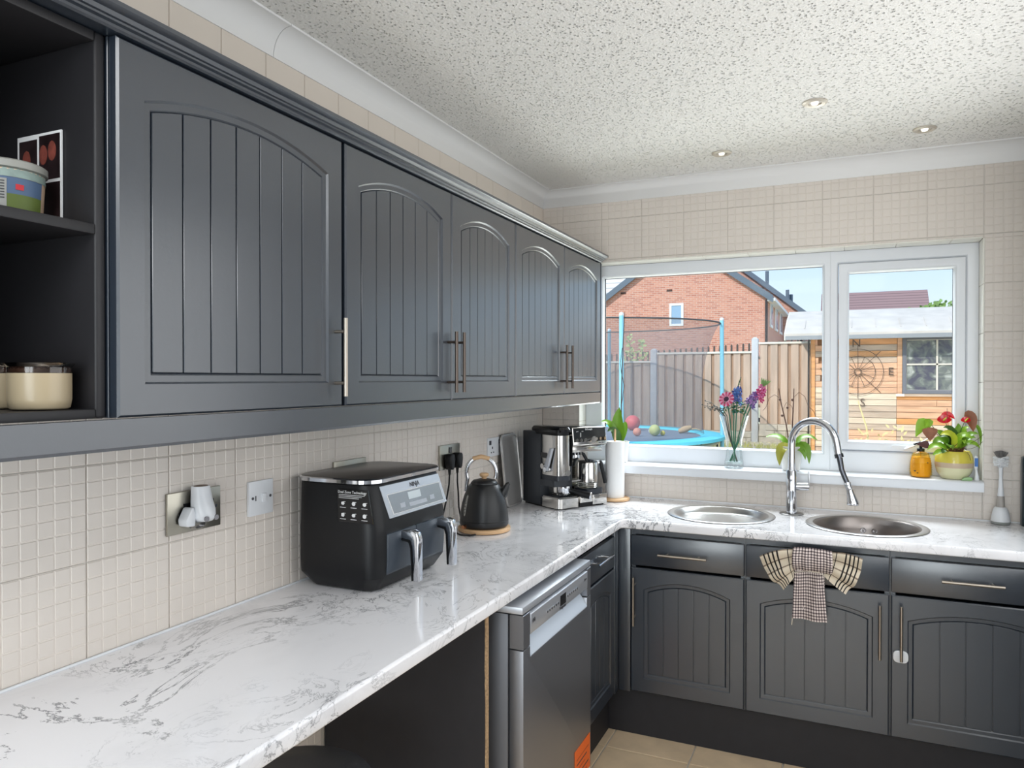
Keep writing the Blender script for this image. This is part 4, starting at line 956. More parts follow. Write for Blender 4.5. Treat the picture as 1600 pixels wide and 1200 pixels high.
# ============================================================ ON THE RIGHT WORKTOP
t = thing('dish_brush', 'white and grey washing-up brush standing in its white holder', 'brush', (2.102, -0.055, 0.91))
MB().lathe([(.026, .0005), (.0335, .002), (.036, .012), (.0, .012)], seg=32).build('holder_foot', mat('sage_grey', (150, 154, 150), .5), t, local=True)
MB().lathe([(.036, .0122), (.035, .024), (.028, .058), (.022, .070), (.014, .072), (.0, .072)], seg=32).build('holder', M_white, t, local=True, ang=50)
MB().tube([(0, 0, .072), (0, 0, .118)], [.0155, .0135], 16).build('grip', mat('warm_grey', (168, 162, 156), .5), t, local=True)
MB().tube([(0, 0, .118), (0, 0, .15), (0, 0, .205), (0, 0, .238), (0, 0, .242)], [.0125, .0095, .0062, .0085, .014], 14).build('handle', M_white, t, local=True)
rnd = random.Random(5); mb = MB()
for k in range(240):
    a = rnd.uniform(0, 2 * PI); z = rnd.uniform(.245, .282); r = rnd.uniform(.025, .030)
    mb.tube([(0, 0, z), (r * math.cos(a), r * math.sin(a), z + rnd.uniform(-.004, .006))], .0017, 4)
mb.build('white_bristles', M_paper, t, local=True)
mb = MB()
for k in range(110):
    a = rnd.uniform(0, 2 * PI); r = rnd.uniform(.004, .028)
    mb.tube([(r * .4 * math.cos(a), r * .4 * math.sin(a), .276), (r * math.cos(a), r * math.sin(a), .310 - r * .25)], .0014, 4)
mb.build('grey_bristles', mat('grey_bristle', (120, 116, 114), .6), t, local=True)
MB().lathe([(.010, .242), (.018, .248), (.018, .278), (.0, .280)], seg=16).build('brush_core', M_white, t, local=True)
t = thing('black_bottle', 'dark rounded upright item cut off by the right edge beside the brush', 'bottle', (2.205, -0.062, 0.91))
MB().loft([rr_ring(-.032, -.03, .032, .03, .014, z) for z in (.001, .27)] + [rr_ring(-.030, -.028, .030, .028, .014, .284), rr_ring(-.022, -.02, .022, .02, .012, .292)]).build('body', mat('dark_teal_plastic', (40, 52, 58), .3, var=.2), t, local=True, ang=40)

# ============================================================ WINDOW SILL THINGS
SY = 0.022
def leaf(mb, pts, widths, nrm=(0, 0, 1), fold=0.15, mi=0):
    """leaf blade along pts with half-widths; a shallow V across"""
    pts = [Vector(p) for p in pts]; N = Vector(nrm).normalized(); n = len(pts); b = []
    for i, p in enumerate(pts):
        tdir = (pts[min(i + 1, n - 1)] - pts[max(i - 1, 0)]).normalized()
        s_ = tdir.cross(N)
        if s_.length < 1e-4: s_ = tdir.cross(Vector((1, 0, 0)))
        s_.normalize(); nn = s_.cross(tdir).normalized(); w_ = widths[i]
        b += [p - s_ * w_ + nn * w_ * fold, p - s_ * w_ * .5 + nn * w_ * fold * .3, p, p + s_ * w_ * .5 + nn * w_ * fold * .3, p + s_ * w_ + nn * w_ * fold]
    mb.add(b, [(i * 5 + k, i * 5 + k + 1, (i + 1) * 5 + k + 1, (i + 1) * 5 + k) for i in range(n - 1) for k in range(4)], mi)
    return mb
def curve(p0, p1, p2, n=8):
    p0, p1, p2 = Vector(p0), Vector(p1), Vector(p2)
    return [p0 * (1 - t_) ** 2 + p1 * 2 * t_ * (1 - t_) + p2 * t_ * t_ for t_ in [i / n for i in range(n + 1)]]
def oval(w_, n=8, p=0.8): return [max(.0006, w_ * math.sin(PI * (0.04 + .96 * (i / n)) ** p) ** .75) for i in range(n + 1)]
M_leaf = mat('orchid_leaf', (112, 158, 40), .35, var=.12, vscale=14); M_leafy = mat('yellowing_leaf', (178, 178, 72), .4, var=.15, vscale=14)
M_leafd = mat('dark_leaf', (66, 104, 40), .4, var=.15, vscale=14); M_stem = mat('brown_stem', (92, 62, 52), .6); M_green = mat('stem_green', (40, 110, 80), .45)
M_pot = mat('white_ceramic', (226, 224, 220), .35)
# orchid left of the window
OX, OY = 0.435, 0.030
t = thing('potted_orchid', 'bare-stemmed orchid in a white pot behind the kitchen roll', 'plant', (OX - .012, OY, SZ))
MB().lathe([(.034, .001), (.042, .006), (.050, .105), (.052, .110), (.048, .110), (.045, .09), (.0, .088)], seg=36, cap=False).build('pot', M_pot, t, local=True, ang=50)
def lf(name, parent, p0, p1, p2, w_, m, nrm=(0, -.5, 1), fold=.2):
    return leaf(MB(), curve(p0, p1, p2), oval(w_), nrm, fold).build(name, m, parent, local=True)
lf('leaf', t, (0, 0, .085), (-.015, -.02, .20), (.006, -.020, .290), .033, M_leaf, (.1, -1, .1))
lf('leaf', t, (0, 0, .09), (-.03, -.04, .235), (-.085, -.055, .215), .022, M_leaf, (0, -.6, .8))
lf('leaf', t, (0, 0, .09), (-.01, -.05, .20), (-.045, -.07, .165), .024, M_leafd, (0, -.8, .6))
lf('leaf', t, (0, 0, .09), (.03, .0, .20), (.036, -.01, .215), .020, M_leaf, (.2, -1, .1))
MB().tube([(.012, 0, .09), (.010, -.002, .30), (.014, 0, .50), (.022, .003, .70), (.026, .003, .79)], [.003, .003, .0028, .0022, .0015], 7).build('stem', M_stem, t, local=True)
MB().tube([(.010, 0, .30), (.026, 0, .40), (.010, 0, .47), (.003, 0, .52), (.014, .002, .60)], .0016, 6).build('stem', M_stem, t, local=True)
MB().tube([(-.006, -.01, .088), (-.008, -.012, .21)], .0022, 6).build('support_stick', M_wood, t, local=True)
# orchid behind the tap
t = thing('potted_orchid', 'orchid with two bare stems in a white pot behind the tap', 'plant', (1.268, SY + .006, SZ))
MB().lathe([(.036, .001), (.040, .004), (.053, .105), (.056, .110), (.056, .118), (.051, .118), (.048, .10), (.0, .098)], seg=40, cap=False).build('pot', M_pot, t, local=True, ang=50)
MB().lathe([(.049, .1), (.0, .106)], seg=20, cap=False).build('bark', mat('bark', (110, 84, 64), .9, bump=.8, bscale=60), t, local=True)
lf('leaf', t, (-.01, -.01, .105), (-.04, -.02, .185), (-.112, -.035, .160), .024, M_leaf)
lf('leaf', t, (.01, -.005, .105), (.05, -.01, .20), (.118, -.02, .150), .022, M_leaf)
lf('leaf', t, (-.01, -.02, .110), (-.050, -.068, .14), (-.046, -.070, .028), .026, M_leafy, (-.3, -1, .2))
lf('leaf', t, (.015, -.01, .110), (.085, -.04, .16), (.082, -.045, .040), .020, M_leaf, (.3, -1, .3))
lf('leaf', t, (.010, -.02, .110), (.060, -.05, .13), (.066, -.05, .06), .016, M_leaf, (.3, -1, .3))
def buds(parent, pts, r, m):
    for p in pts: MB().ball(p, r, seg=8).build('bud', m, parent, local=True)
s1 = MB().tube([(-.006, 0, .11), (-.022, 0, .22), (-.045, 0, .32), (-.056, 0, .392)], [.0032, .003, .0026, .002], 7).build('stem', M_stem, t, local=True)
buds(s1, [(-.050, -.004, .338), (-.040, -.006, .262), (-.016, -.008, .300)], .0062, M_stem)
MB().tube([(-.052, 0, .345), (-.075, 0, .362), (-.10, 0, .345), (-.115, 0, .300), (-.128, 0, .285)], .0012, 5).build('twig', M_stem, t, local=True)
MB().tube([(-.038, 0, .29), (-.022, 0, .325), (.0, 0, .31), (.012, 0, .28)], .0011, 5).build('twig', M_stem, t, local=True)
s2 = MB().tube([(.006, 0, .11), (.006, 0, .22), (.010, 0, .32), (.012, 0, .392)], [.0032, .003, .0026, .002], 7).build('stem', M_stem, t, local=True)
buds(s2, [(.006, -.004, .338)], .0068, M_stem)
MB().tube([(.012, 0, .35), (.035, 0, .375), (.06, 0, .355), (.075, 0, .31), (.10, 0, .285), (.108, 0, .262)], .0012, 5).build('twig', M_stem, t, local=True)
# flower vase
VX = 1.005; VY = SY + .004
t = thing('glass_vase', 'clear flared glass vase standing on the window sill', 'vase', (VX, VY, SZ))
MB().lathe([(.0, .001), (.044, .001), (.046, .004), (.046, .018), (.040, .055), (.037, .09), (.041, .14), (.055, .20), (.070, .250), (.073, .258), (.0715, .258), (.068, .248), (.053, .20), (.0385, .14), (.0345, .09), (.0375, .055), (.042, .022), (.0, .020)], seg=48, cap=False).build('glass', M_vglass, t, local=True, ang=60)
MB().lathe([(.0, .0205), (.0415, .0225), (.0405, .030), (.0, .030)], seg=24, cap=False).build('water', mat('pale_water', (214, 226, 228), .05), t, local=True)
def stemmed(name, label, top, foot, m=M_green, r=.0032, group=None):
    tt = thing(name, label, 'flower', (VX, VY, SZ), 0, group)
    f = Vector((foot[0], foot[1], .032)); tp_ = Vector(top)
    n_ = Vector((-foot[0] * .45 + top[0] * .12, foot[1] * .2, .13))
    nk = Vector((top[0] * .62, top[1] * .6, .255))
    if math.hypot(nk.x, nk.y) > .058: s_ = .058 / math.hypot(nk.x, nk.y); nk.x *= s_; nk.y *= s_
    MB().tube([f, n_, nk, tp_], r, 7).build('stem', m, tt, local=True)
    return tt
def gerbera(c, nrm, rad):
    tt = stemmed('gerbera', 'pink and white striped daisy-like flower at the left of the bouquet', (c[0], c[1] + .01, c[2]), (.012, 0))
    N = Vector(nrm).normalized(); a_ = N.orthogonal().normalized(); b_ = N.cross(a_)
    mp1 = mat('petal_crimson', (200, 40, 92), .5); mp2 = mat('petal_pale_pink', (232, 170, 200), .5)
    for k in range(22):
        an = 2 * PI * k / 22; d = a_ * math.cos(an) + b_ * math.sin(an); C0 = Vector(c) + d * rad * .28
        P1 = Vector(c) + d * rad + N * .002
        leaf(MB(), [C0, C0 * .6 + P1 * .4 + N * .003, C0 * .25 + P1 * .75 + N * .003, P1], [.0025, .0048, .0055, .0018], N, .1).build('petal', mp1 if (k % 2 == 0) else mp2, tt, local=True)
    Mx = frame_M(Vector(c) + N * .001, a_, b_, N)
    MB().lathe([(rad * .34, .0), (rad * .30, .004), (rad * .16, .006), (0, .004)], seg=20, M=Mx).build('flower_centre', mat('dark_centre', (70, 40, 66), .7), tt, local=True)
    MB().lathe([(rad * .42, .0005), (rad * .34, .0035)], seg=22, M=Mx, cap=False).build('inner_ring', mp2, tt, local=True)
gerbera((-.032, -.030, .338), (-.25, -1, .35), .039)
def cluster(tt, c, d, ln, rad, n_, mats, sz, name='blossom'):
    D = Vector(d).normalized(); a_ = D.orthogonal().normalized(); b_ = D.cross(a_); rn = random.Random(int(ln * 9999) + n_)
    for k in range(n_):
        q = (k + .5) / n_; an = k * 2.4; rr_ = rad * (1 - .55 * q) * rn.uniform(.75, 1.1)
        p = Vector(c) + D * ln * q + (a_ * math.cos(an) + b_ * math.sin(an)) * rr_
        N = (a_ * math.cos(an) + b_ * math.sin(an) + D * .4).normalized(); u_ = N.orthogonal().normalized(); v_ = N.cross(u_); s_ = sz * rn.uniform(.8, 1.2)
        mb = MB()
        for i in range(5):
            aa = 2 * PI * i / 5; dd = u_ * math.cos(aa) + v_ * math.sin(aa)
            mb.add([p, p + (dd * .7 + u_ * .0) * s_ - v_.cross(N) * 0 + N * .1 * s_ + N.cross(dd) * .35 * s_, p + dd * s_ + N * .25 * s_, p + dd * .7 * s_ + N * .1 * s_ - N.cross(dd) * .35 * s_], [(0, 1, 2, 3)])
        mb.build(name, mats[k % len(mats)], tt, local=True)
blue = [mat('blossom_blue', (72, 112, 180), .5), mat('blossom_deep_blue', (56, 70, 140), .5)]
tt = stemmed('delphinium', 'blue flower spike with a dark bud tip in the middle of the bouquet', (.018, -.01, .40), (-.006, .01))
cluster(tt, (.008, -.012, .315), (.12, 0, 1), .078, .030, 24, blue, .017)
MB().tube([(.016, -.01, .39), (.026, -.01, .425), (.033, -.008, .446)], [.003, .0026, .0018], 6).build('spike_tip', M_leafd, tt, local=True)
for k in range(6): MB().ball((.018 + .003 * k, -.010 + .003 * (-1) ** k, .392 + .0105 * k), .0044 - .0003 * k, seg=8).build('bud', mat('bud_dark_green', (40, 60, 62), .6), tt, local=True)
tt = stemmed('stock_flower', 'purple flower spike low at the right of the bouquet', (.075, -.015, .33), (-.014, -.004))
cluster(tt, (.072, -.016, .308), (.55, 0, 1), .070, .024, 22, [mat('blossom_violet', (104, 76, 148), .5), mat('blossom_mauve', (150, 106, 170), .5)], .017)
tt = stemmed('snapdragon', 'magenta flower spike with green tips at the right of the bouquet', (.105, -.005, .36), (-.02, .004))
cluster(tt, (.112, -.010, .340), (.42, 0, 1), .065, .024, 20, [mat('blossom_magenta', (186, 48, 106), .5), mat('blossom_pink', (206, 110, 160), .5)], .018)
for k in range(5): leaf(MB(), curve((.130, -.005, .40), (.134 + .006 * k, -.005, .42), (.128 + .011 * k, -.004, .445 - .004 * k)), oval(.0055), (0, -1, .2), .2).build('tip_leaf', mat('tip_green', (112, 150, 84), .5), tt, local=True)
tt = stemmed('mixed_foliage', 'small green and teal leaves in the middle of the bouquet', (.0, -.015, .31), (.004, -.012))
rn = random.Random(11)
for k in range(64):
    p = Vector((rn.uniform(-.05, .055), rn.uniform(-.035, .01), rn.uniform(.262, .315)))
    leaf(MB(), curve(p, p + Vector((rn.uniform(-.01, .01), -.01, .01)), p + Vector((rn.uniform(-.018, .018), rn.uniform(-.02, 0), rn.uniform(.004, .02)))), oval(.0075), (0, -.6, .8), .2).build('leaf', (mat('teal_leaf', (54, 120, 100), .5), M_leafd)[k % 2], tt, local=True)
for s_i, (tx, tz, ty) in enumerate(((-.150, .305, -.02), (-.138, .325, -.005), (-.120, .290, -.03), (-.095, .300, -.02))):
    tt = stemmed('bud_sprig', ['dark budded sprig reaching farthest left out of the vase', 'dark budded sprig arching above the others at the left of the vase', 'dark budded sprig hanging lowest at the left of the vase', 'shortest dark budded sprig at the left of the vase'][s_i], (tx * .55, ty, .290), (.016, .01 - .006 * s_i), mat('dark_sprig', (58, 62, 52), .6), .0018, 'budded sprigs in the vase')
    tw = MB().tube([(tx * .55, ty, .290), (tx * .8, ty, tz * .99), (tx, ty, tz)], .0015, 5).build('twig', mat('dark_sprig', (58, 62, 52), .6), tt, local=True)
    for k in range(7):
        q = k / 6; x_ = tx * (.5 + .5 * q); z_ = .285 + (tz - .285) * q
        MB().ball((x_, ty - .003, z_ + .005 * (-1) ** k), .0042, seg=6, sz=.7).build('bud', mat('sprig_bud', (46, 52, 50), .6), tt, local=True)
# amber soap dispenser
t = thing('soap_dispenser', 'amber ribbed beehive soap bottle with a black pump', 'soap bottle', (1.812, SY, SZ))
pf = [(.0, .002), (.038, .002), (.0415, .006)]
for k in range(10):
    z = .010 + .0098 * k; r = .0445 * math.sqrt(max(.05, 1 - ((z - .025) / .105) ** 2)); pf += [(r - .0012, z), (r + .0008, z + .0035), (r + .0008, z + .0065), (r - .0012, z + .0095)]
pf += [(.017, .112), (.014, .116)]
MB().lathe(pf, seg=40, cap=False).build('bottle', M_yglass, t, local=True, ang=60)
MB().lathe([(.0, .004), (.036, .004), (.0415, .03), (.0405, .070), (.0345, .090), (.0, .092)], seg=30, cap=False).build('liquid_soap', mat('amber_soap', (255, 196, 70), .2), t, local=True)
MB().tube([(0, 0, .03), (0, 0, .115)], .002, 6).build('dip_tube', M_yglass, t, local=True)
pm = MB().lathe([(.0155, .114), (.0155, .127), (.012, .129), (.006, .131), (.006, .142), (.011, .144), (.012, .150), (.010, .156), (.0, .157)], seg=24).build('pump', M_black, t, local=True, ang=50)
MB().tube([(0, 0, .150), (-.018, -.012, .150), (-.028, -.018, .146)], [.006, .005, .004], 10).build('pump_spout', M_black, pm, local=True)
for (a, z, s_) in ((235, .030, .009), (305, .068, .006), (250, .022, .007)):
    r = .0455 if z < .05 else .042; p = Vector((r * math.cos(R(a)), r * math.sin(R(a)), z))
    MB().ball(p, s_ * .55, seg=8, sz=.6).build('bee_motif', mat('bee_brown', (90, 66, 40), .6), t, local=True)
# anthurium in a yellow pot
AX, AY = 1.940, 0.020
t = thing('potted_anthurium', 'leafy plant with red flowers in a yellow and cream pot', 'plant', (AX, AY, SZ))
YM = [mat('pot_cream', (226, 222, 180), .22), mat('pot_taupe', (206, 184, 158), .22), mat('pot_yellow', (220, 204, 84), .15)]
pp = MB().lathe([(.0, .001), (.042, .001), (.050, .004), (.066, .028), (.0728, .052)], seg=48, cap=False).build('pot', YM[0], t, local=True, ang=60)
MB().lathe([(.0728, .052), (.0745, .063), (.0743, .074)], seg=48, cap=False).build('pot_band', YM[1], pp, local=True, ang=60)
MB().lathe([(.0743, .074), (.0728, .092), (.068, .110), (.0625, .121), (.060, .123), (.058, .121), (.060, .108), (.0, .104)], seg=48, cap=False).build('pot_glaze', YM[2], pp, local=True, ang=60)
rn = random.Random(4); mb = MB()
for k in range(60):
    a = rn.uniform(0, 6.28); r0 = rn.uniform(0, .03)
    mb.tube([(r0 * math.cos(a), r0 * math.sin(a), .105), ((r0 + .008) * math.cos(a), (r0 + .008) * math.sin(a), .135), ((r0 + .022) * math.cos(a + .5), (r0 + .022) * math.sin(a + .5), rn.uniform(.13, .160))], [.003, .0025, .001], 5)
mb.build('root_tangle', mat('brown_roots', (110, 72, 52), .9), t, local=True)
mb = MB(); MB
def heart(parent, c, tip, w_, m, nrm, name='leaf'):
    c, tip = Vector(c), Vector(tip); return leaf(MB(), curve(c, (c + tip) / 2 + Vector(nrm).normalized() * w_ * .2, tip), [w_ * x for x in (.35, .95, 1.0, .92, .78, .6, .42, .22, .02)], nrm, .15).build(name, m, parent, local=True)
def stalk(p, q, m=M_leafd, r=.0016): MB().tube(curve(p, ((Vector(p) + Vector(q)) / 2 + Vector((0, 0, .02))), q, 5), r, 5).build('stalk', m, t, local=True)
M_al = mat('anthurium_leaf', (140, 182, 50), .35, var=.12, vscale=14); M_ay = mat('lime_leaf', (196, 204, 60), .35); M_br = mat('brown_leaf', (146, 88, 54), .5, var=.2, vscale=30)
heart(t, (-.112, -.03, .262), (-.152, -.04, .180), .026, M_al, (-.4, -1, .1)); heart(t, (-.100, -.035, .262), (-.112, -.035, .205), .020, M_al, (.5, -1, .2)); stalk((-.01, 0, .11), (-.112, -.03, .262))
heart(t, (-.098, -.045, .225), (-.096, -.045, .165), .030, M_br, (0, -1, .1)); stalk((-.01, -.01, .11), (-.098, -.045, .225), M_stem)
heart(t, (-.10, -.05, .148), (-.150, -.05, .150), .018, mat('wine_leaf', (84, 44, 46), .5), (0, -1, .5)); stalk((-.01, -.01, .11), (-.10, -.05, .148), M_stem)
rn = random.Random(8)
LV = [((-.03, -.03, .13), (-.07, -.05, .17), (-.108, -.062, .128), .020, M_al), ((-.02, -.03, .13), (-.05, -.06, .20), (-.09, -.068, .155), .024, M_leaf), ((-.01, -.02, .13), (-.02, -.05, .22), (-.062, -.06, .185), .026, M_leafd),
      ((0, -.03, .14), (-.01, -.06, .225), (-.06, -.062, .195), .024, M_ay), ((0, 0, .13), (.0, -.03, .24), (-.045, -.03, .225), .022, M_leafd), ((0, -.02, .13), (.02, -.05, .23), (.06, -.06, .18), .022, M_al),
      ((.01, 0, .13), (.04, -.02, .24), (.05, -.03, .225), .020, M_al), ((.01, -.01, .13), (.05, -.03, .22), (.088, -.03, .20), .018, M_leaf), ((.01, -.02, .13), (.06, -.04, .19), (.092, -.045, .14), .016, M_al),
      ((-.03, -.03, .12), (-.06, -.06, .13), (-.088, -.066, .105), .016, M_al), ((-.03, -.04, .12), (-.045, -.07, .14), (-.052, -.072, .115), .014, M_leafd), ((.0, 0, .14), (.02, -.01, .22), (.012, -.02, .245), .016, M_leaf),
      ((-.02, 0, .13), (-.04, .01, .22), (-.08, 0, .20), .02, M_leaf), ((.02, .01, .13), (.05, .02, .20), (.085, .02, .18), .018, M_leaf), ((-.01, -.03, .13), (-.03, -.07, .17), (-.02, -.075, .14), .016, M_leaf), ((.02, -.03, .14), (.03, -.06, .2), (.03, -.07, .16), .014, M_al)]
for p0, p1, p2, w_, m_ in LV: leaf(MB(), curve(p0, p1, p2), oval(w_), (0, -.6, .8), .2).build('leaf', m_, t, local=True)
M_red = mat('red_spathe', (214, 22, 40), .18)
for c, w_ in (((-.040, -.02, .262), .027), ((.040, -.03, .262), .018)):
    rd = leaf(MB(), curve((c[0] - w_, c[1], c[2] - .004), (c[0], c[1] - .012, c[2] + .004), (c[0] + w_ * 1.05, c[1], c[2] - .004)), oval(w_ * .72, 8, 1), (0, -1, .25), .2).build('red_flower', M_red, t, local=True)
    MB().tube([(c[0] - .004, c[1] - .012, c[2] - .006), (c[0] + .006, c[1] - .022, c[2] + .008)], [.003, .002], 6).build('spadix', M_ay, rd, local=True)
    stalk((0, 0, .12), c)
leaf(MB(), curve((-.048, .0, .275), (-.02, -.0, .295), (.002, .0, .262)), oval(.013), (0, -1, .3), .2).build('red_flower', M_red, t, local=True)
leaf(MB(), curve((.036, -.02, .285), (.065, -.02, .285), (.068, -.03, .21)), oval(.026), (.1, -1, .3), .2).build('dead_leaf', M_br, t, local=True)
for q in (((.01, -.02, .14), (.07, -.05, .16), (.105, -.03, .20)), ((.01, -.02, .14), (.06, -.05, .12), (.10, -.05, .17)), ((.0, -.03, .13), (.05, -.07, .14), (.052, -.078, .09)), ((0, 0, .14), (.06, -.02, .27), (.098, -.02, .26)), ((.0, .0, .14), (-.03, -.02, .22), (-.03, -.03, .31))):
    MB().tube(curve(*q), .0009, 5).build('tendril', M_stem, t, local=True)
leaf(MB(), curve((.075, -.02, .24), (.10, -.02, .23), (.095, -.03, .15)), oval(.008), (.4, -1, .1), .2).build('leaf', M_leaf, t, local=True)
# little brush and green clip at the end of the sill
t = thing('toothbrush_head', 'white and blue brush head standing at the right end of the sill', 'brush head', (2.020, -0.022, SZ))
MB().tube([(0, 0, .001), (0, 0, .018), (-.001, 0, .035), (-.003, 0, .055)], [.0095, .009, .0055, .0035], 14).build('shaft', M_white, t, local=True)
MB().loft([[(a - .003, b, z) for a, b in rrect(-w_, -.004, w_, .004, .003, 3)] for z, w_ in ((.050, .004), (.058, .007), (.098, .008), (.106, .005))]).build('head', M_white, t, local=True)
MB().box(-.0085, -.010, .062, .0035, -.0045, .098).build('bristles', mat('blue_bristles', (70, 120, 190), .6), t, local=True)
t = thing('green_clip', 'small pale green plastic clip lying at the right end of the sill', 'clip', (1.982, -0.035, SZ))
MB().prism([(-.022, .0008), (.018, .0008), (.022, .012), (.010, .017), (-.012, .012)], -.006, .006, 'y').build('clip', mat('pale_green_plastic', (150, 190, 132), .35), t, local=True, bevel=.002)

# ============================================================ TEA TOWEL
def cloth_mat():
    def base(name, nu, nv, light, dark, wu, wv, mid=None):
        m = bpy.data.materials.new(name); m.use_nodes = True; n = m.node_tree.nodes; L = m.node_tree.links; p = n['Principled BSDF']; p.inputs['Roughness'].default_value = .95
        uv = n.new('ShaderNodeUVMap'); uv.uv_map = 'UVMap'; s = n.new('ShaderNodeSeparateXYZ'); L.new(uv.outputs[0], s.inputs[0])
        outs = []
        for k, (cnt, wd) in enumerate(((nu, wu), (nv, wv))):
            mu = n.new('ShaderNodeMath'); mu.operation = 'MULTIPLY'; mu.inputs[1].default_value = cnt; L.new(s.outputs[k], mu.inputs[0])
            fr = n.new('ShaderNodeMath'); fr.operation = 'FRACT'; L.new(mu.outputs[0], fr.inputs[0])
            lt = n.new('ShaderNodeMath'); lt.operation = 'LESS_THAN'; lt.inputs[1].default_value = wd; L.new(fr.outputs[0], lt.inputs[0]); outs.append(lt)
        return m, n, L, p, s, outs
    m, n, L, p, s, o = base('check_towel', 13, 17, None, None, .42, .42)
    ad = n.new('ShaderNodeMath'); ad.operation = 'ADD'; L.new(o[0].outputs[0], ad.inputs[0]); L.new(o[1].outputs[0], ad.inputs[1])
    hf = n.new('ShaderNodeMath'); hf.operation = 'MULTIPLY'; hf.inputs[1].default_value = .5; L.new(ad.outputs[0], hf.inputs[0])
    r = n.new('ShaderNodeValToRGB'); r.color_ramp.elements[0].color = lin((226, 214, 208)); r.color_ramp.elements[1].color = lin((48, 42, 48)); e_ = r.color_ramp.elements.new(.5); e_.color = lin((136, 120, 120))
    L.new(hf.outputs[0], r.inputs[0]); L.new(r.outputs[0], p.inputs['Base Color'])
    m2, n, L, p, s, o = base('stripe_towel', 1, 4, None, None, 0, .14)
    # black bands across u at set places
    rr_ = n.new('ShaderNodeValToRGB'); rr_.color_ramp.interpolation = 'CONSTANT'; cr = rr_.color_ramp
    cr.elements[0].position = 0; cr.elements[0].color = (0, 0, 0, 1); cr.elements[1].position = .22; cr.elements[1].color = (1, 1, 1, 1)
    for a_, b_ in ((.25, 0), (.50, 1), (.545, 0), (.62, 1), (.665, 0), (.74, 1), (.785, 0), (.86, 1), (.90, 0)):
        e_ = cr.elements.new(a_); e_.color = (b_, b_, b_, 1)
    L.new(s.outputs[0], rr_.inputs[0])
    a1 = n.new('ShaderNodeMix'); a1.data_type = 'RGBA'; a1.inputs[6].default_value = lin((216, 203, 182)); a1.inputs[7].default_value = lin((140, 124, 108)); L.new(o[1].outputs[0], a1.inputs[0])
    a2 = n.new('ShaderNodeMix'); a2.data_type = 'RGBA'; a2.inputs[7].default_value = lin((30, 26, 26)); L.new(a1.outputs[2], a2.inputs[6]); L.new(rr_.outputs[0], a2.inputs[0]); L.new(a2.outputs[2], p.inputs['Base Color'])
    return m, m2
M_check, M_stripe = cloth_mat()
TY = -0.634
t = thing('tea_towel', 'checked tea towel tied in a bow round the middle drawer handle', 'tea towel', (1.39, TY, 0.86))
def P(px, py, d=0.0): return Vector((1.193 + (px - 1187) * .002325, TY - d, .820 - (py - 866) * .00238 + (px - 1187) * .000215 * 1.0))
def wing(c00, c10, c11, c01, arch_top):
    # u from knot (0) to outer (1), v top (0) to bottom (1)
    def fn(u, v):
        a = P(*c00) * (1 - u) + P(*c10) * u; b = P(*c01) * (1 - u) + P(*c11) * u
        p = a * (1 - v) + b * v
        p.z += arch_top * math.sin(PI * u) * (1 - v); p.y -= .012 * math.sin(v * PI * 4 + u * .8) * (.35 + .65 * u) + .012 * math.sin(PI * u) + .010
        p.z += .004 * math.sin(v * PI * 5) * u
        p.x += (.014 if c10[0] > c00[0] else -.014) * math.sin(PI * v) * u; p.z -= .010 * u * math.sin(PI * v)
        return p
    return fn
MB().sheet(wing((1246, 857), (1187, 868), (1226, 924), (1246, 899), .012), 18, 28).build('bow_wing', M_stripe, t, ang=80, solid=.0)
MB().sheet(wing((1297, 862), (1347, 871), (1322, 929), (1288, 900), .010), 18, 28).build('bow_wing', M_stripe, t, ang=80)
def knot(u, v):
    p = P(1241 + 60 * u, 853 + 7 * u + 40 * v * (1 - .10 * abs(u - .5)))
    p.y -= .012 + .026 * math.sin(PI * v) ** .7 + .003 * math.sin(u * 22); p.x += .006 * math.sin(PI * v) * (u - .5); p.z += .004 * math.sin(PI * u)
    return p
kn = MB().sheet(knot, 24, 18); kn.uv = {k_: (a_, b_ * .55) for k_, (a_, b_) in kn.uv.items()}
kn.build('knot', M_check, t, ang=80)
def tail(u, v):
    w0 = 1243 + 44 * u; w1 = 1240 + 54 * u
    p = P(w0 * (1 - v) + w1 * v, 888 + (82 + 7 * u) * v)
    p.y -= .010 + .007 * math.sin(u * 9 + v * 2) + .006 * math.sin(v * PI) + (.004 if v > .82 else 0)
    return p
MB().sheet(tail, 24, 30).build('tail', M_check, t, ang=80)
def backt(u, v):
    p = P(1244 + 46 * u, 893 + 68 * v); p.y -= .004 + .004 * math.sin(u * 7); return p
MB().sheet(backt, 10, 10).build('under_layer', M_check, t, ang=80)
MB().tube([P(1241, 962, .014), P(1240, 972, .012), P(1239, 982, .012)], .0022, 6).build('hanging_loop', mat('tape_cream', (200, 190, 176), .9), t)
MB().tube([P(1241, 895, .020), P(1262, 890, .040), P(1282, 893, .034), P(1292, 902, .02)], .0018, 6).build('cord_tie', mat('tape_cream', (200, 190, 176), .9), t)
# child lock on the right door
t = thing('child_lock', 'white oval child safety lock stuck over the long right door handle', 'lock', (1.697, -0.606, 0.475))
MB().prism(rrect(1.671, .452, 1.722, .497, .016), -0.6095, -0.6005, 'y').build('lock_body', M_white, t, bevel=.002)

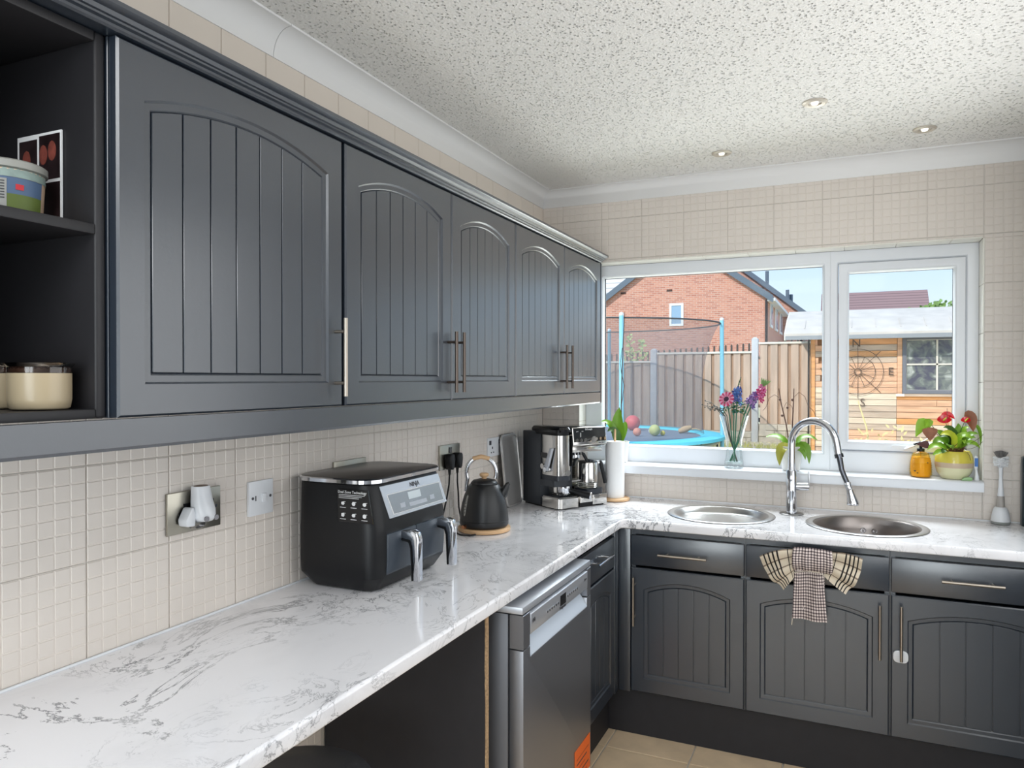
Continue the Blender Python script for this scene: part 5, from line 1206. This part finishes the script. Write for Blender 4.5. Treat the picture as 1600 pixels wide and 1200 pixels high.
# ============================================================ GARDEN
def ground_z(y): return -0.15 + (0.42 + 0.15) * max(0, min(1, (y - 0.4) / 9.4))
gm = mat('dry_gravel_grass', (206, 196, 160), .95, var=.35, vscale=14, bump=.6, bscale=8)
mb = MB(); mb.add([(-30, .29, -.15), (30, .29, -.15), (30, 9.8, .42), (-30, 9.8, .42), (-30, 60, .42), (30, 60, .42)], [(0, 1, 2, 3), (3, 2, 5, 4)])
gd = mb.build('garden_ground', gm); gd['kind'] = 'structure'
rn = random.Random(21); mb = MB()
for k in range(900):
    x = rn.uniform(-2.5, 0.98); y = rn.uniform(8.2, 9.7); z = ground_z(y); s_ = rn.uniform(.012, .03)
    mb.add([(x - s_, y, z), (x + s_ * .6, y - s_, z), (x + s_, y + s_ * .5, z), (x, y, z + s_ * .8)], [(0, 1, 3), (1, 2, 3), (2, 0, 3)])
gs = mb.build('gravel_stones', mat('pale_gravel', (178, 170, 158), .9, var=.3, vscale=3)); gs['kind'] = 'stuff'; gs['label'] = 'pale gravel stones scattered along the foot of the fence'; gs['category'] = 'gravel'
rn = random.Random(22); mb = MB()
for k in range(1500):
    x = rn.uniform(-2.0, 0.98); y = rn.uniform(8.0, 9.3); z = ground_z(y); h = rn.uniform(.04, .10)
    mb.add([(x - .006, y, z), (x + .006, y, z), (x + rn.uniform(-.03, .03), y, z + h)], [(0, 1, 2)])
gs = mb.build('dry_grass', mat('dry_grass_green', (190, 190, 110), .9, var=.3, vscale=2)); gs['kind'] = 'stuff'; gs['label'] = 'dry yellow green grass blades in front of the fence'; gs['category'] = 'grass'
# fence
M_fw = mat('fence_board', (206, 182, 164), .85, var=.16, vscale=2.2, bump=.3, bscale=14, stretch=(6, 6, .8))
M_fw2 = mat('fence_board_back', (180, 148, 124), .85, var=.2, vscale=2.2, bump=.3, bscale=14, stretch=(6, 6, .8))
M_conc = mat('concrete_post', (206, 208, 212), .85, var=.06, vscale=6)
M_rock = mat('rock_faced_concrete', (206, 196, 182), .9, var=.14, vscale=9, bump=.8, bscale=12)
FYW = 9.8
posts = [(-5.296, 1.80, .30), (-3.506, 1.92, .33), (-1.717, 2.075, .36), (0.072, 2.246, .40), (1.862, 2.40, .40)]
PL = ['fence post beyond the left edge of the window view', 'pale concrete fence post behind the left pole of the trampoline', 'pale concrete fence post seen through the trampoline net', 'tall pale concrete fence post right of the trampoline', 'concrete fence post hidden behind the shed']
for i, (x, zt, zb) in enumerate(posts):
    if i in (0, 1, 4): continue
    t = thing('fence_post', PL[i], 'fence post', (x, FYW - .02, zb - .05), 0, 'concrete fence posts')
    B(x - .055, FYW - .06, zb - .05, x + .055, FYW + .05, zt - .03).build('post', M_conc, t, bevel=.004)
    MB().add([(x - .055, FYW - .06, zt - .03), (x + .055, FYW - .06, zt - .03), (x + .055, FYW + .05, zt - .03), (x - .055, FYW + .05, zt - .03), (x - .02, FYW - .02, zt), (x + .02, FYW - .02, zt), (x + .02, FYW + .02, zt), (x - .02, FYW + .02, zt)],
             [(0, 1, 5, 4), (1, 2, 6, 5), (2, 3, 7, 6), (3, 0, 4, 7), (4, 5, 6, 7)]).build('cap', M_conc, t)
def fence_panel(x0, x1, zt, z0, label, zg):
    t = thing('timber_fence', label, 'fence', ((x0 + x1) / 2, FYW, z0), 0, 'wooden fence panels')
    rn = random.Random(int(zt * 100))
    n = int((x1 - x0) / .178) + 1; p = (x1 - x0) / n
    for k in range(n):
        a = x0 + p * k + .03; w_ = .117 + rn.uniform(-.006, .006)
        B(a, FYW - .028 + rn.uniform(-.003, .003), z0, a + w_, FYW - .010, zt - .015).build('board', M_fw, t)
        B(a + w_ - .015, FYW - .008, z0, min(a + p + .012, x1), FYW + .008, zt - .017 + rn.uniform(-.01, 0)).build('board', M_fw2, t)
    B(x0, FYW - .045, zt - .022, x1, FYW + .02, zt + .012).build('capping_rail', mat('pale_rail', (238, 232, 220), .8), t)
    for q in (.2, .8): B(x0, FYW + .012, z0 + (zt - z0) * q, x1, FYW + .04, z0 + (zt - z0) * q + .05).build('rail', M_fw, t)
    g_ = thing('gravel_board', 'rock-faced concrete gravel board under the ' + zg, 'gravel board', ((x0 + x1) / 2, FYW, z0 - .33), 0, 'concrete gravel boards')
    B(x0, FYW - .02, z0 - .36, x1, FYW + .02, z0 - .003).build('board', M_rock, g_)
    for r_ in range(3):
        c0 = x0 + (.0 if r_ % 2 else .12); 
        while c0 < x1 - .05:
            w_ = rn.uniform(.18, .34); c1 = min(c0 + w_, x1)
            B(c0 + .006, FYW - .032 - rn.uniform(0, .01), z0 - .32 + .104 * r_ , c1 - .006, FYW - .018, z0 - .32 + .104 * r_ + .094).build('stone', M_rock, g_, bevel=.006, bseg=1)
            c0 = c1
fence_panel(-3.448, -1.775, 1.838, .48, 'lowest wooden fence panel behind the trampoline net at the left', 'lowest fence panel at the left')
fence_panel(-1.659, 0.014, 1.99, .60, 'middle wooden fence panel between two concrete posts behind the trampoline', 'middle fence panel')
fence_panel(0.130, 1.804, 2.145, .735, 'tallest wooden fence panel beside the garden shed', 'tallest fence panel beside the shed')
# palings of the railing beyond the fence
t = thing('paling_fence', 'dark wooden paling tops showing above the fence panels', 'fence', (-1.2, 10.9, .42))
M_pal = mat('dark_paling', (96, 88, 82), .85)
for k in range(46):
    x = -3.5 + .108 * k; zt = 1.98 + (x + 3.5) * .064
    MB().prism([(x - .017, .42), (x + .017, .42), (x + .017, zt - .02), (x + .008, zt), (x - .008, zt), (x - .017, zt - .02)], 10.88, 10.90, 'y').build('paling', M_pal, t)
B(-3.55, 10.905, 1.2, 1.5, 10.93, 1.28).build('rail', M_pal, t); B(-3.55, 10.905, .7, 1.5, 10.93, .78).build('rail', M_pal, t)

# trampoline
TX, TYY, TZ = -2.16, 7.23, .665
t = thing('trampoline', 'round trampoline with pale blue poles, dark safety net and cyan edge pad', 'trampoline', (TX, TYY, .25))
M_cy = mat('cyan_pad', (110, 222, 240), .55); M_pole = mat('pale_blue_pole_foam', (150, 214, 236), .6); M_tr = mat('trampoline_mat', (142, 148, 160), .8); M_leg = mat('dark_steel_leg', (60, 56, 56), .5, .5)
MB().lathe([(.0, TZ - .012), (1.74, TZ - .004), (1.74, TZ - .010), (0, TZ - .018)], (TX, TYY, 0), 64, cap=False).build('jumping_mat', M_tr, t)
MB().lathe([(1.72, TZ - .004), (1.76, TZ + .022), (1.95, TZ + .030), (2.07, TZ + .012), (2.08, TZ - .03), (2.05, TZ - .035), (1.76, TZ - .02), (1.72, TZ - .004)], (TX, TYY, 0), 72, cap=False).build('edge_pad', M_cy, t)
MB().lathe([(1.98 + .022 * math.cos(a), TZ - .075 + .022 * math.sin(a)) for a in [2 * PI * i / 8 for i in range(9)]], (TX, TYY, 0), 64, cap=False).build('frame_ring', mat('galvanised', (190, 190, 186), .4, .7), t)
angs = [-59, 9.5, 97, 128, 189, -118]
for a in angs:
    c, s_ = math.cos(R(a)), math.sin(R(a)); px_, py_ = TX + 2.0 * c, TYY + 2.0 * s_; gz = ground_z(py_)
    zt = 2.345 if s_ < 0 else 2.40
    po = MB().tube([(px_ + .03 * c, py_ + .03 * s_, gz + .02), (px_ + .03 * c, py_ + .03 * s_, TZ + .03), (px_ + .02 * c, py_ + .02 * s_, zt)], .030, 12).build('pole', M_pole, t)
    MB().ball((px_ + .02 * c, py_ + .02 * s_, zt), .034, seg=10).build('pole_cap', M_white, po)
ring = []
for k in range(73):
    a = R(5 * k); ring.append((TX + 2.0 * math.cos(a), TYY + 2.0 * math.sin(a), 2.335 + .03 * math.sin(a)))
MB().tube(ring, .012, 6).build('top_hoop', mat('dark_grey_hoop', (82, 80, 84), .6), t)
for k in range(12):
    a = R(30 * k + 8); c, s_ = math.cos(a), math.sin(a); x, y = TX + 1.96 * c, TYY + 1.96 * s_
    MB().tube([(x, y, TZ - .06), (x, y, ground_z(y) + .01)], .014, 6).build('leg', M_leg, t)
def net_mat():
    m = bpy.data.materials.new('safety_net'); m.use_nodes = True; n = m.node_tree.nodes; L = m.node_tree.links; n.remove(n['Principled BSDF'])
    tr = n.new('ShaderNodeBsdfTransparent'); df = n.new('ShaderNodeBsdfDiffuse'); df.inputs[0].default_value = lin((150, 142, 146)); mx = n.new('ShaderNodeMixShader'); mx.inputs[0].default_value = .34
    L.new(tr.outputs[0], mx.inputs[1]); L.new(df.outputs[0], mx.inputs[2]); L.new(mx.outputs[0], n['Material Output'].inputs[0]); return m
def netf(u, v):
    a = 2 * PI * u; r = 1.99 - .27 * math.sin(PI * min(1, v * .62 + .0) ** .8) - .012 * math.sin(a * 24) * v
    r = max(r, 1.73) if v > .2 else r
    return Vector((TX + r * math.cos(a), TYY + r * math.sin(a), 2.335 + .03 * math.sin(a) - (1.665) * v))
MB().sheet(netf, 96, 16).build('safety_net', net_mat(), t, ang=80)
for (x, y, r, c, nm, lb) in ((-1.72, 8.30, .125, (234, 112, 116), 'ball', 'large pink ball on the trampoline'), (-1.33, 7.10, .062, (240, 160, 136), 'ball', 'small orange ball in front of the pink ball on the trampoline'),
                       (-1.10, 7.25, .085, (206, 210, 140), 'ball', 'pale green ball in the middle of the toys on the trampoline'), (-1.00, 7.35, .038, (236, 214, 96), 'ball', 'tiny yellow ball right of the other balls on the trampoline'), (-1.24, 7.62, .045, (226, 226, 224), 'ball', 'small white ball next to the pale green ball on the trampoline')):
    if nm == 'ball':
        b_ = MB().ball((x, y, TZ - .004 + r), r, seg=24).build('ball', mat('ball_%d%d' % (c[0], c[1]), c, .5, var=.1, vscale=6)); tag(b_, lb, 'ball', 'balls on the trampoline')
b_ = MB().lathe([(.0, -.05), (.035, -.045), (.055, 0), (.03, .045), (0, .05)], seg=16, M=Matrix.Translation((-.78, 7.95, TZ + .062)) @ Matrix.Rotation(R(70), 4, 'Y') @ Matrix.Scale(2.3, 4, (0, 0, 1))).build('soft_toy', mat('toy_beige', (206, 176, 140), .8)); tag(b_, 'beige soft toy lying on the right side of the trampoline', 'toy')
MB().tube([(-.72, 7.95, TZ + .06), (-.62, 7.94, TZ + .075), (-.52, 7.95, TZ + .05)], [.014, .012, .006], 8).build('limb', mat('toy_beige', (206, 176, 140), .8), b_)
t = thing('paddling_pool', 'folded blue paddling pool lying under the trampoline', 'paddling pool', (-1.75, 6.9, ground_z(6.9)))
MB().lathe([(.05, .02), (.70, .03), (.86, .10), (.84, .19), (.74, .20), (.70, .12), (.0, .08)], (0, 0, 0), 40, cap=False, sx=1.2, sy=.8).build('pool', mat('pool_blue', (84, 132, 172), .5, var=.2, vscale=3), t, local=True)

# climbing shoots behind the fence
M_ivy = mat('pale_shoot_leaf', (196, 214, 140), .6, var=.15, vscale=5)
for (x, zt, lb) in ((-2.33, 2.42, 'taller leafy shoot rising behind the fence, seen through the net'), (-2.08, 2.26, 'shorter leafy shoot rising behind the fence, seen through the net')):
    t = thing('climbing_plant', lb, 'plant', (x, 10.35, .42)); rn = random.Random(int(zt * 100))
    MB().tube([(x, 10.35, .42), (x + .03, 10.35, 1.4), (x, 10.35, zt)], [.012, .01, .004], 6).build('stem', M_leafd, t)
    mb = MB()
    for k in range(60):
        z = rn.uniform(1.75, zt); w_ = .13 * (1.1 - (z - 1.75) / (zt - 1.6)); p = Vector((x + rn.uniform(-w_, w_), 10.35 + rn.uniform(-.06, .06), z)); d = Vector((rn.uniform(-1, 1), rn.uniform(-1, 0), rn.uniform(-.6, .8))).normalized()
        leaf(mb, [p, p + d * .03, p + d * .06], [.008, .026, .003], (0, -1, .3), .1)
    mb.build('foliage', M_ivy, t)

# shed
t = thing('garden_shed', 'garden shed of orange brown reclaimed planks with a pale felt roof', 'shed', (2.3, 8.4, ground_z(7.5)))
SYF = 7.5; gz = ground_z(SYF) - .02
B(1.10, SYF + .03, gz, 3.55, 9.45, 2.08).build('shed_body', mat('shed_inner_wood', (150, 110, 80), .9), t)
PM = [mat('plank_orange', (224, 160, 104), .8, var=.22, vscale=3.5, bump=.3, bscale=12, stretch=(.8, 4, 8)), mat('plank_pink', (226, 176, 142), .85, var=.2, vscale=3.5, bump=.3, bscale=12, stretch=(.8, 4, 8)), mat('plank_grey', (196, 172, 152), .9, var=.22, vscale=3.5, bump=.3, bscale=12, stretch=(.8, 4, 8)), mat('plank_bleached', (226, 204, 180), .9, var=.14, vscale=3.5, bump=.3, bscale=12, stretch=(.8, 4, 8))]
rn = random.Random(31); pitch = .0835; row = 0; z = 2.075
while z - pitch > gz:
    z0, z1 = z - pitch, z - .006
    if z > 1.345: segs = [(1.125, rn.uniform(1.15, 1.26)), (1.262, 2.148)] if row % 3 == 0 else [(1.125, 1.245), (1.251, 2.148)]; pool_ = [0, 0, 1, 1, 2] if row < 3 else [1, 1, 1, 0, 2]
    else: a = 2.145; b_ = rn.choice((2.45, 2.62, 2.75, 3.0)); segs = [(1.125, 1.245), (1.251, a - .004), (a, b_ - .004), (b_, 3.5)]; pool_ = [2, 3, 3, 1] if z < 1.3 else [1, 3]
    for i, (a, b_) in enumerate(segs):
        if b_ - a < .02: continue
        m_ = PM[rn.choice(pool_)] if not (z < 1.345 and a > 2.1 and row < 14) else PM[rn.choice((0, 1, 1))]
        if i == 0: m_ = PM[2] if row % 4 == 2 else PM[1] if row < 8 else PM[3]
        B(a, SYF - rn.uniform(.0, .008), z0, b_, SYF + .03, z1).build('plank', m_, t)
    z -= pitch; row += 1
B(1.066, SYF - .025, gz, 1.122, SYF + .06, 2.09).build('corner_post', PM[0], t)
B(2.152, SYF - .022, 1.31, 2.208, SYF + .03, 2.09).build('window_post', PM[1], t)
B(2.135, SYF - .03, 1.283, 2.235, SYF + .03, 1.318).build('sill_block', mat('white_block', (236, 230, 224), .8), t)
B(2.235, SYF - .024, 1.283, 3.3, SYF + .03, 1.32).build('sill_board', PM[2], t)
# window of the shed
wf_ = MB(); rect_frame(wf_, 2.212, 1.322, 3.03, 2.092, .05, SYF - .03, SYF + .03); wfo = wf_.build('shed_window', mat('grey_window_frame', (120, 120, 128), .7), t)
dk = MB()
def shed_glass():
    m = bpy.data.materials.new('shed_pane'); m.use_nodes = True; n = m.node_tree.nodes; L = m.node_tree.links; p = n['Principled BSDF']
    tcx = n.new('ShaderNodeTexCoord'); nz = n.new('ShaderNodeTexNoise'); nz.inputs['Scale'].default_value = 7; nz.inputs['Detail'].default_value = 8; nz.inputs['Distortion'].default_value = 1.2
    r = n.new('ShaderNodeValToRGB'); r.color_ramp.elements[0].position = .35; r.color_ramp.elements[0].color = lin((84, 82, 96)); r.color_ramp.elements[1].position = .75; r.color_ramp.elements[1].color = lin((196, 196, 190)); e_ = r.color_ramp.elements.new(.55); e_.color = lin((120, 124, 118))
    L.new(tcx.outputs['Object'], nz.inputs['Vector']); L.new(nz.outputs[0], r.inputs[0]); L.new(r.outputs[0], p.inputs['Base Color']); p.inputs['Roughness'].default_value = .15; return m
sgm = shed_glass()
for (a, b_) in ((2.262, 2.608), (2.628, 2.98)):
    for (c, d) in ((1.372, 1.706), (1.722, 2.042)): B(a, SYF - .008, c, b_, SYF + .0, d).build('pane', sgm, wfo)
M_mun = mat('white_muntin', (226, 216, 204), .8)
B(2.607, SYF - .022, 1.372, 2.629, SYF + .005, 2.042).build('muntin', M_mun, wfo); B(2.262, SYF - .022, 1.703, 2.98, SYF + .005, 1.724).build('muntin', M_mun, wfo)
B(2.255, SYF - .018, 1.364, 2.985, SYF + .005, 1.374).build('muntin', M_mun, wfo); B(2.255, SYF - .018, 1.374, 2.264, SYF + .005, 2.04).build('muntin', M_mun, wfo); B(2.255, SYF - .018, 2.036, 2.985, SYF + .005, 2.044).build('muntin', M_mun, wfo)
M_felt = mat('pale_roof_felt', (204, 195, 187), .95, var=.1, vscale=5, bump=.6, bscale=20)
MB().prism([(7.27, 2.118), (7.27, 2.150), (7.34, 2.19), (7.72, 2.355), (8.35, 2.545), (9.7, 2.35), (9.7, 2.31), (8.35, 2.51), (7.72, 2.32), (7.34, 2.155)], .74, 3.75, 'x').build('roof_felt', M_felt, t, ang=20)
MB().prism([(7.27, 2.150), (7.72, 2.3555), (8.35, 2.5455), (8.35, 2.3), (7.5, 2.06), (7.27, 2.06)], .725, .7395, 'x').build('barge_board', mat('pale_barge', (226, 222, 214), .8), t)
B(.74, 7.262, 2.062, 3.75, 7.285, 2.117).build('fascia', mat('grey_fascia', (150, 152, 156), .8), t)
for k in range(9): MB().prism([(7.40, 2.219), (7.72, 2.357), (7.72, 2.364), (7.40, 2.226)], .98 + .3 * k, .992 + .3 * k, 'x').build('felt_ridge', M_felt, t)
MB().tube([(1.040, 7.43, gz), (1.040, 7.43, 2.09)], .012, 8).build('drain_pipe', M_leg, t)
# compass wall decoration
t = thing('wall_compass', 'round dark metal compass ornament with letters on the shed planks', 'wall ornament', (1.668, SYF - .022, 1.615))
M_iron = mat('rusty_iron', (104, 84, 70), .7, .3)
CX, CZ_ = 1.668, 1.615; yy = SYF - .024
def circ(r, th=.004): return MB().tube([(CX + r * math.cos(2 * PI * k / 48), yy, CZ_ + r * math.sin(2 * PI * k / 48)) for k in range(49)], th, 6)
circ(.315).build('ring', M_iron, t); circ(.215).build('ring', M_iron, t); circ(.045, .005).build('ring', M_iron, t)
for k in range(16):
    a = 2 * PI * k / 16; r1 = .365 if k % 4 == 0 else (.40 if k % 2 == 0 and k % 4 else .215)
    MB().tube([(CX + .03 * math.cos(a), yy, CZ_ + .03 * math.sin(a)), (CX + r1 * math.cos(a), yy, CZ_ + r1 * math.sin(a))], .0035, 5).build('ray', M_iron, t)
cM = lambda x, z: frame_M((x, yy + .004, z), (1, 0, 0), (0, 0, 1), (0, -1, 0))
for ch, x, z in (('N', CX - .02, CZ_ + .39), ('E', CX + .405, CZ_), ('S', CX + .06, CZ_ - .425), ('W', CX - .40, CZ_)): text('letter', ch, .15, cM(x, z), M_iron, t, depth=.004)
# dry stalks in front of the shed
t = thing('dry_garden_plant', 'dry yellow garden plant with a tall bent stalk in front of the shed', 'plant', (1.80, 6.8, ground_z(6.8)))
M_dry = mat('dry_straw', (226, 206, 150), .9); rn = random.Random(14)
MB().tube([(1.84, 6.8, .25), (1.76, 6.8, .9), (1.70, 6.8, 1.10), (1.66, 6.8, 1.24)], [.014, .012, .01, .005], 6).build('stalk', M_dry, t)
MB().tube([(1.58, 6.8, .25), (1.52, 6.8, .72), (1.46, 6.8, .85)], [.012, .01, .005], 6).build('stalk', M_dry, t)
mb = MB()
for k in range(260):
    x = rn.uniform(1.62, 2.5); h = rn.uniform(.60, .99) - abs(x - 1.88) * .25; p = Vector((x, 6.8 + rn.uniform(-.15, .15), rn.uniform(.35, max(.45, h)))); d = Vector((rn.uniform(-1, 1), rn.uniform(-.5, .5), rn.uniform(.2, 1))).normalized()
    leaf(mb, [p, p + d * .03, p + d * .065], [.004, .014, .002], (0, -1, .3), .1)
mb.build('dry_foliage', M_dry, t)
t = thing('shrub', 'green shrub tops peeping over the shed roof', 'shrub', (2.85, 10.1, .42)); rn = random.Random(15); mb = MB()
for k in range(500):
    a = rn.uniform(0, 2 * PI); r = rn.uniform(0, .42); x = 2.86 + r * math.cos(a); z = rn.uniform(2.2, 2.78 - abs(x - 2.95) * .25); p = Vector((x, 10.1 + r * math.sin(a), z)); d = Vector((rn.uniform(-1, 1), rn.uniform(-1, .5), rn.uniform(-.3, 1))).normalized()
    leaf(mb, [p, p + d * .03, p + d * .06], [.008, .022, .003], (0, -1, .3), .1)
mb.build('foliage', mat('shrub_green', (120, 150, 80), .7, var=.3, vscale=6), t)
MB().tube([(2.86, 10.1, .42), (2.84, 10.1, 1.5), (2.88, 10.1, 2.5)], [.05, .04, .015], 8).build('trunk', M_stem, t)

# ============================================================ HOUSES BEYOND
M_frame = mat('house_white_frame', (240, 242, 244), .5); M_hg = mat('house_glass', (150, 178, 206), .1); M_verge = mat('verge_grey', (104, 116, 130), .8)
def house(name_label, x0, x1, y0, y1, ze, za, mw, mr, wins=(), sidewins=(), vents=(), mverge=None):
    t = thing('house', name_label, 'house', ((x0 + x1) / 2, (y0 + y1) / 2, .42)); xm = (x0 + x1) / 2
    MB().prism([(x0, .4), (x1, .4), (x1, ze), (xm, za), (x0, ze)], y0, y1, 'y').build('walls', mw, t)
    sl = (za - ze) / (xm - x0); o = .22
    for sgn in (-1, 1):
        a = (xm, za + .06); b = (xm + sgn * (xm - x0 + o), ze - sl * o + .06)
        MB().prism([a, b, (b[0], b[1] + .12), (a[0], a[1] + .12)], y0 - .12, y1 + .12, 'y').build('roof', mr, t)
        MB().prism([(a[0], a[1] - .13), (b[0], b[1] - .13), (b[0], b[1] + .15), (a[0], a[1] + .15)], y0 - .16, y0 - .121, 'y').build('bargeboard', mverge or M_verge, t)
    B(x1 + .02, y0 - .1, ze - .16, x1 + .30, y1, ze - .04).build('gutter', M_frame, t)
    MB().tube([(x1 - .02, y0 - .05, .4), (x1 - .02, y0 - .05, ze - .1)], .05, 8).build('drain_pipe', mat('dark_pipe', (60, 54, 56), .6), t)
    for (a, b, c, d) in wins:
        mbb = MB(); rect_frame(mbb, a, c, b, d, .09, y0 - .03, y0 + .05); f = mbb.build('window', M_frame, t)
        B(a + .08, y0 - .005, c + .08, b - .08, y0 + .0, d - .08).build('pane', M_hg, f)
    for (a, b, c, d) in sidewins:
        f = B(x1 - .01, a, c, x1 + .05, b, d).build('window', M_frame, t); B(x1 + .045, a + .12, c + .1, x1 + .055, b - .12, d - .1).build('pane', M_hg, f)
    for (a, c) in vents: B(a - .11, y0 - .012, c - .04, a + .11, y0 + .01, c + .04).build('vent', mat('dark_vent', (80, 56, 50), .8), t)
    return t
house('nearest red brick house with a gable facing the kitchen and one white window', -7.73, -1.19, 25.8, 33.6, 4.62, 6.95, M_brick, M_rooft, [(-4.90, -4.34, 3.62, 4.52)], [(26.9, 27.9, 3.55, 4.7), (29.2, 30.3, 3.55, 4.7), (31.6, 32.8, 3.55, 4.7)], [(-4.90, 5.05), (-6.80, 5.03)])
h2 = house('second red brick house behind the nearest one with dark roof vents', -6.9, -.36, 33.9, 42, 4.66, 7.3, M_brick, M_rooft, [], [(36, 37.2, 3.5, 4.6)], [(-2.2, 5.9)])
for (x, y, z0, z1) in ((-1.95, 34.1, 5.9, 6.75), (-1.05, 34.6, 5.1, 5.85), (-.90, 34.9, 5.0, 5.65)):
    MB().tube([(x, y, z0 - .3), (x, y, z1)], .085, 10).build('vent_pipe', M_verge, h2)
t = thing('house', 'distant house with a pale bright roof at the top left of the window', 'house', (-13, 41, .42))
B(-20, 40.5, .4, -9.0, 48, 5.5).build('walls', M_brick, t)
MB().prism([(40, 5.4), (44, 9.6), (48, 5.4), (48, 5.2), (40, 5.2)], -20, -8.6, 'x').build('roof', M_rpale, t)
t = thing('house', 'distant low house with a brown tiled roof behind the shed', 'house', (2.8, 36, .42))
B(.7, 33.6, .4, 5.0, 40, 3.3).build('walls', M_brick, t)
MB().prism([(33.3, 3.2), (36.3, 5.75), (39.3, 3.2), (39.3, 3.0), (33.3, 3.0)], .44, 5.08, 'x').build('roof', M_rtile, t)
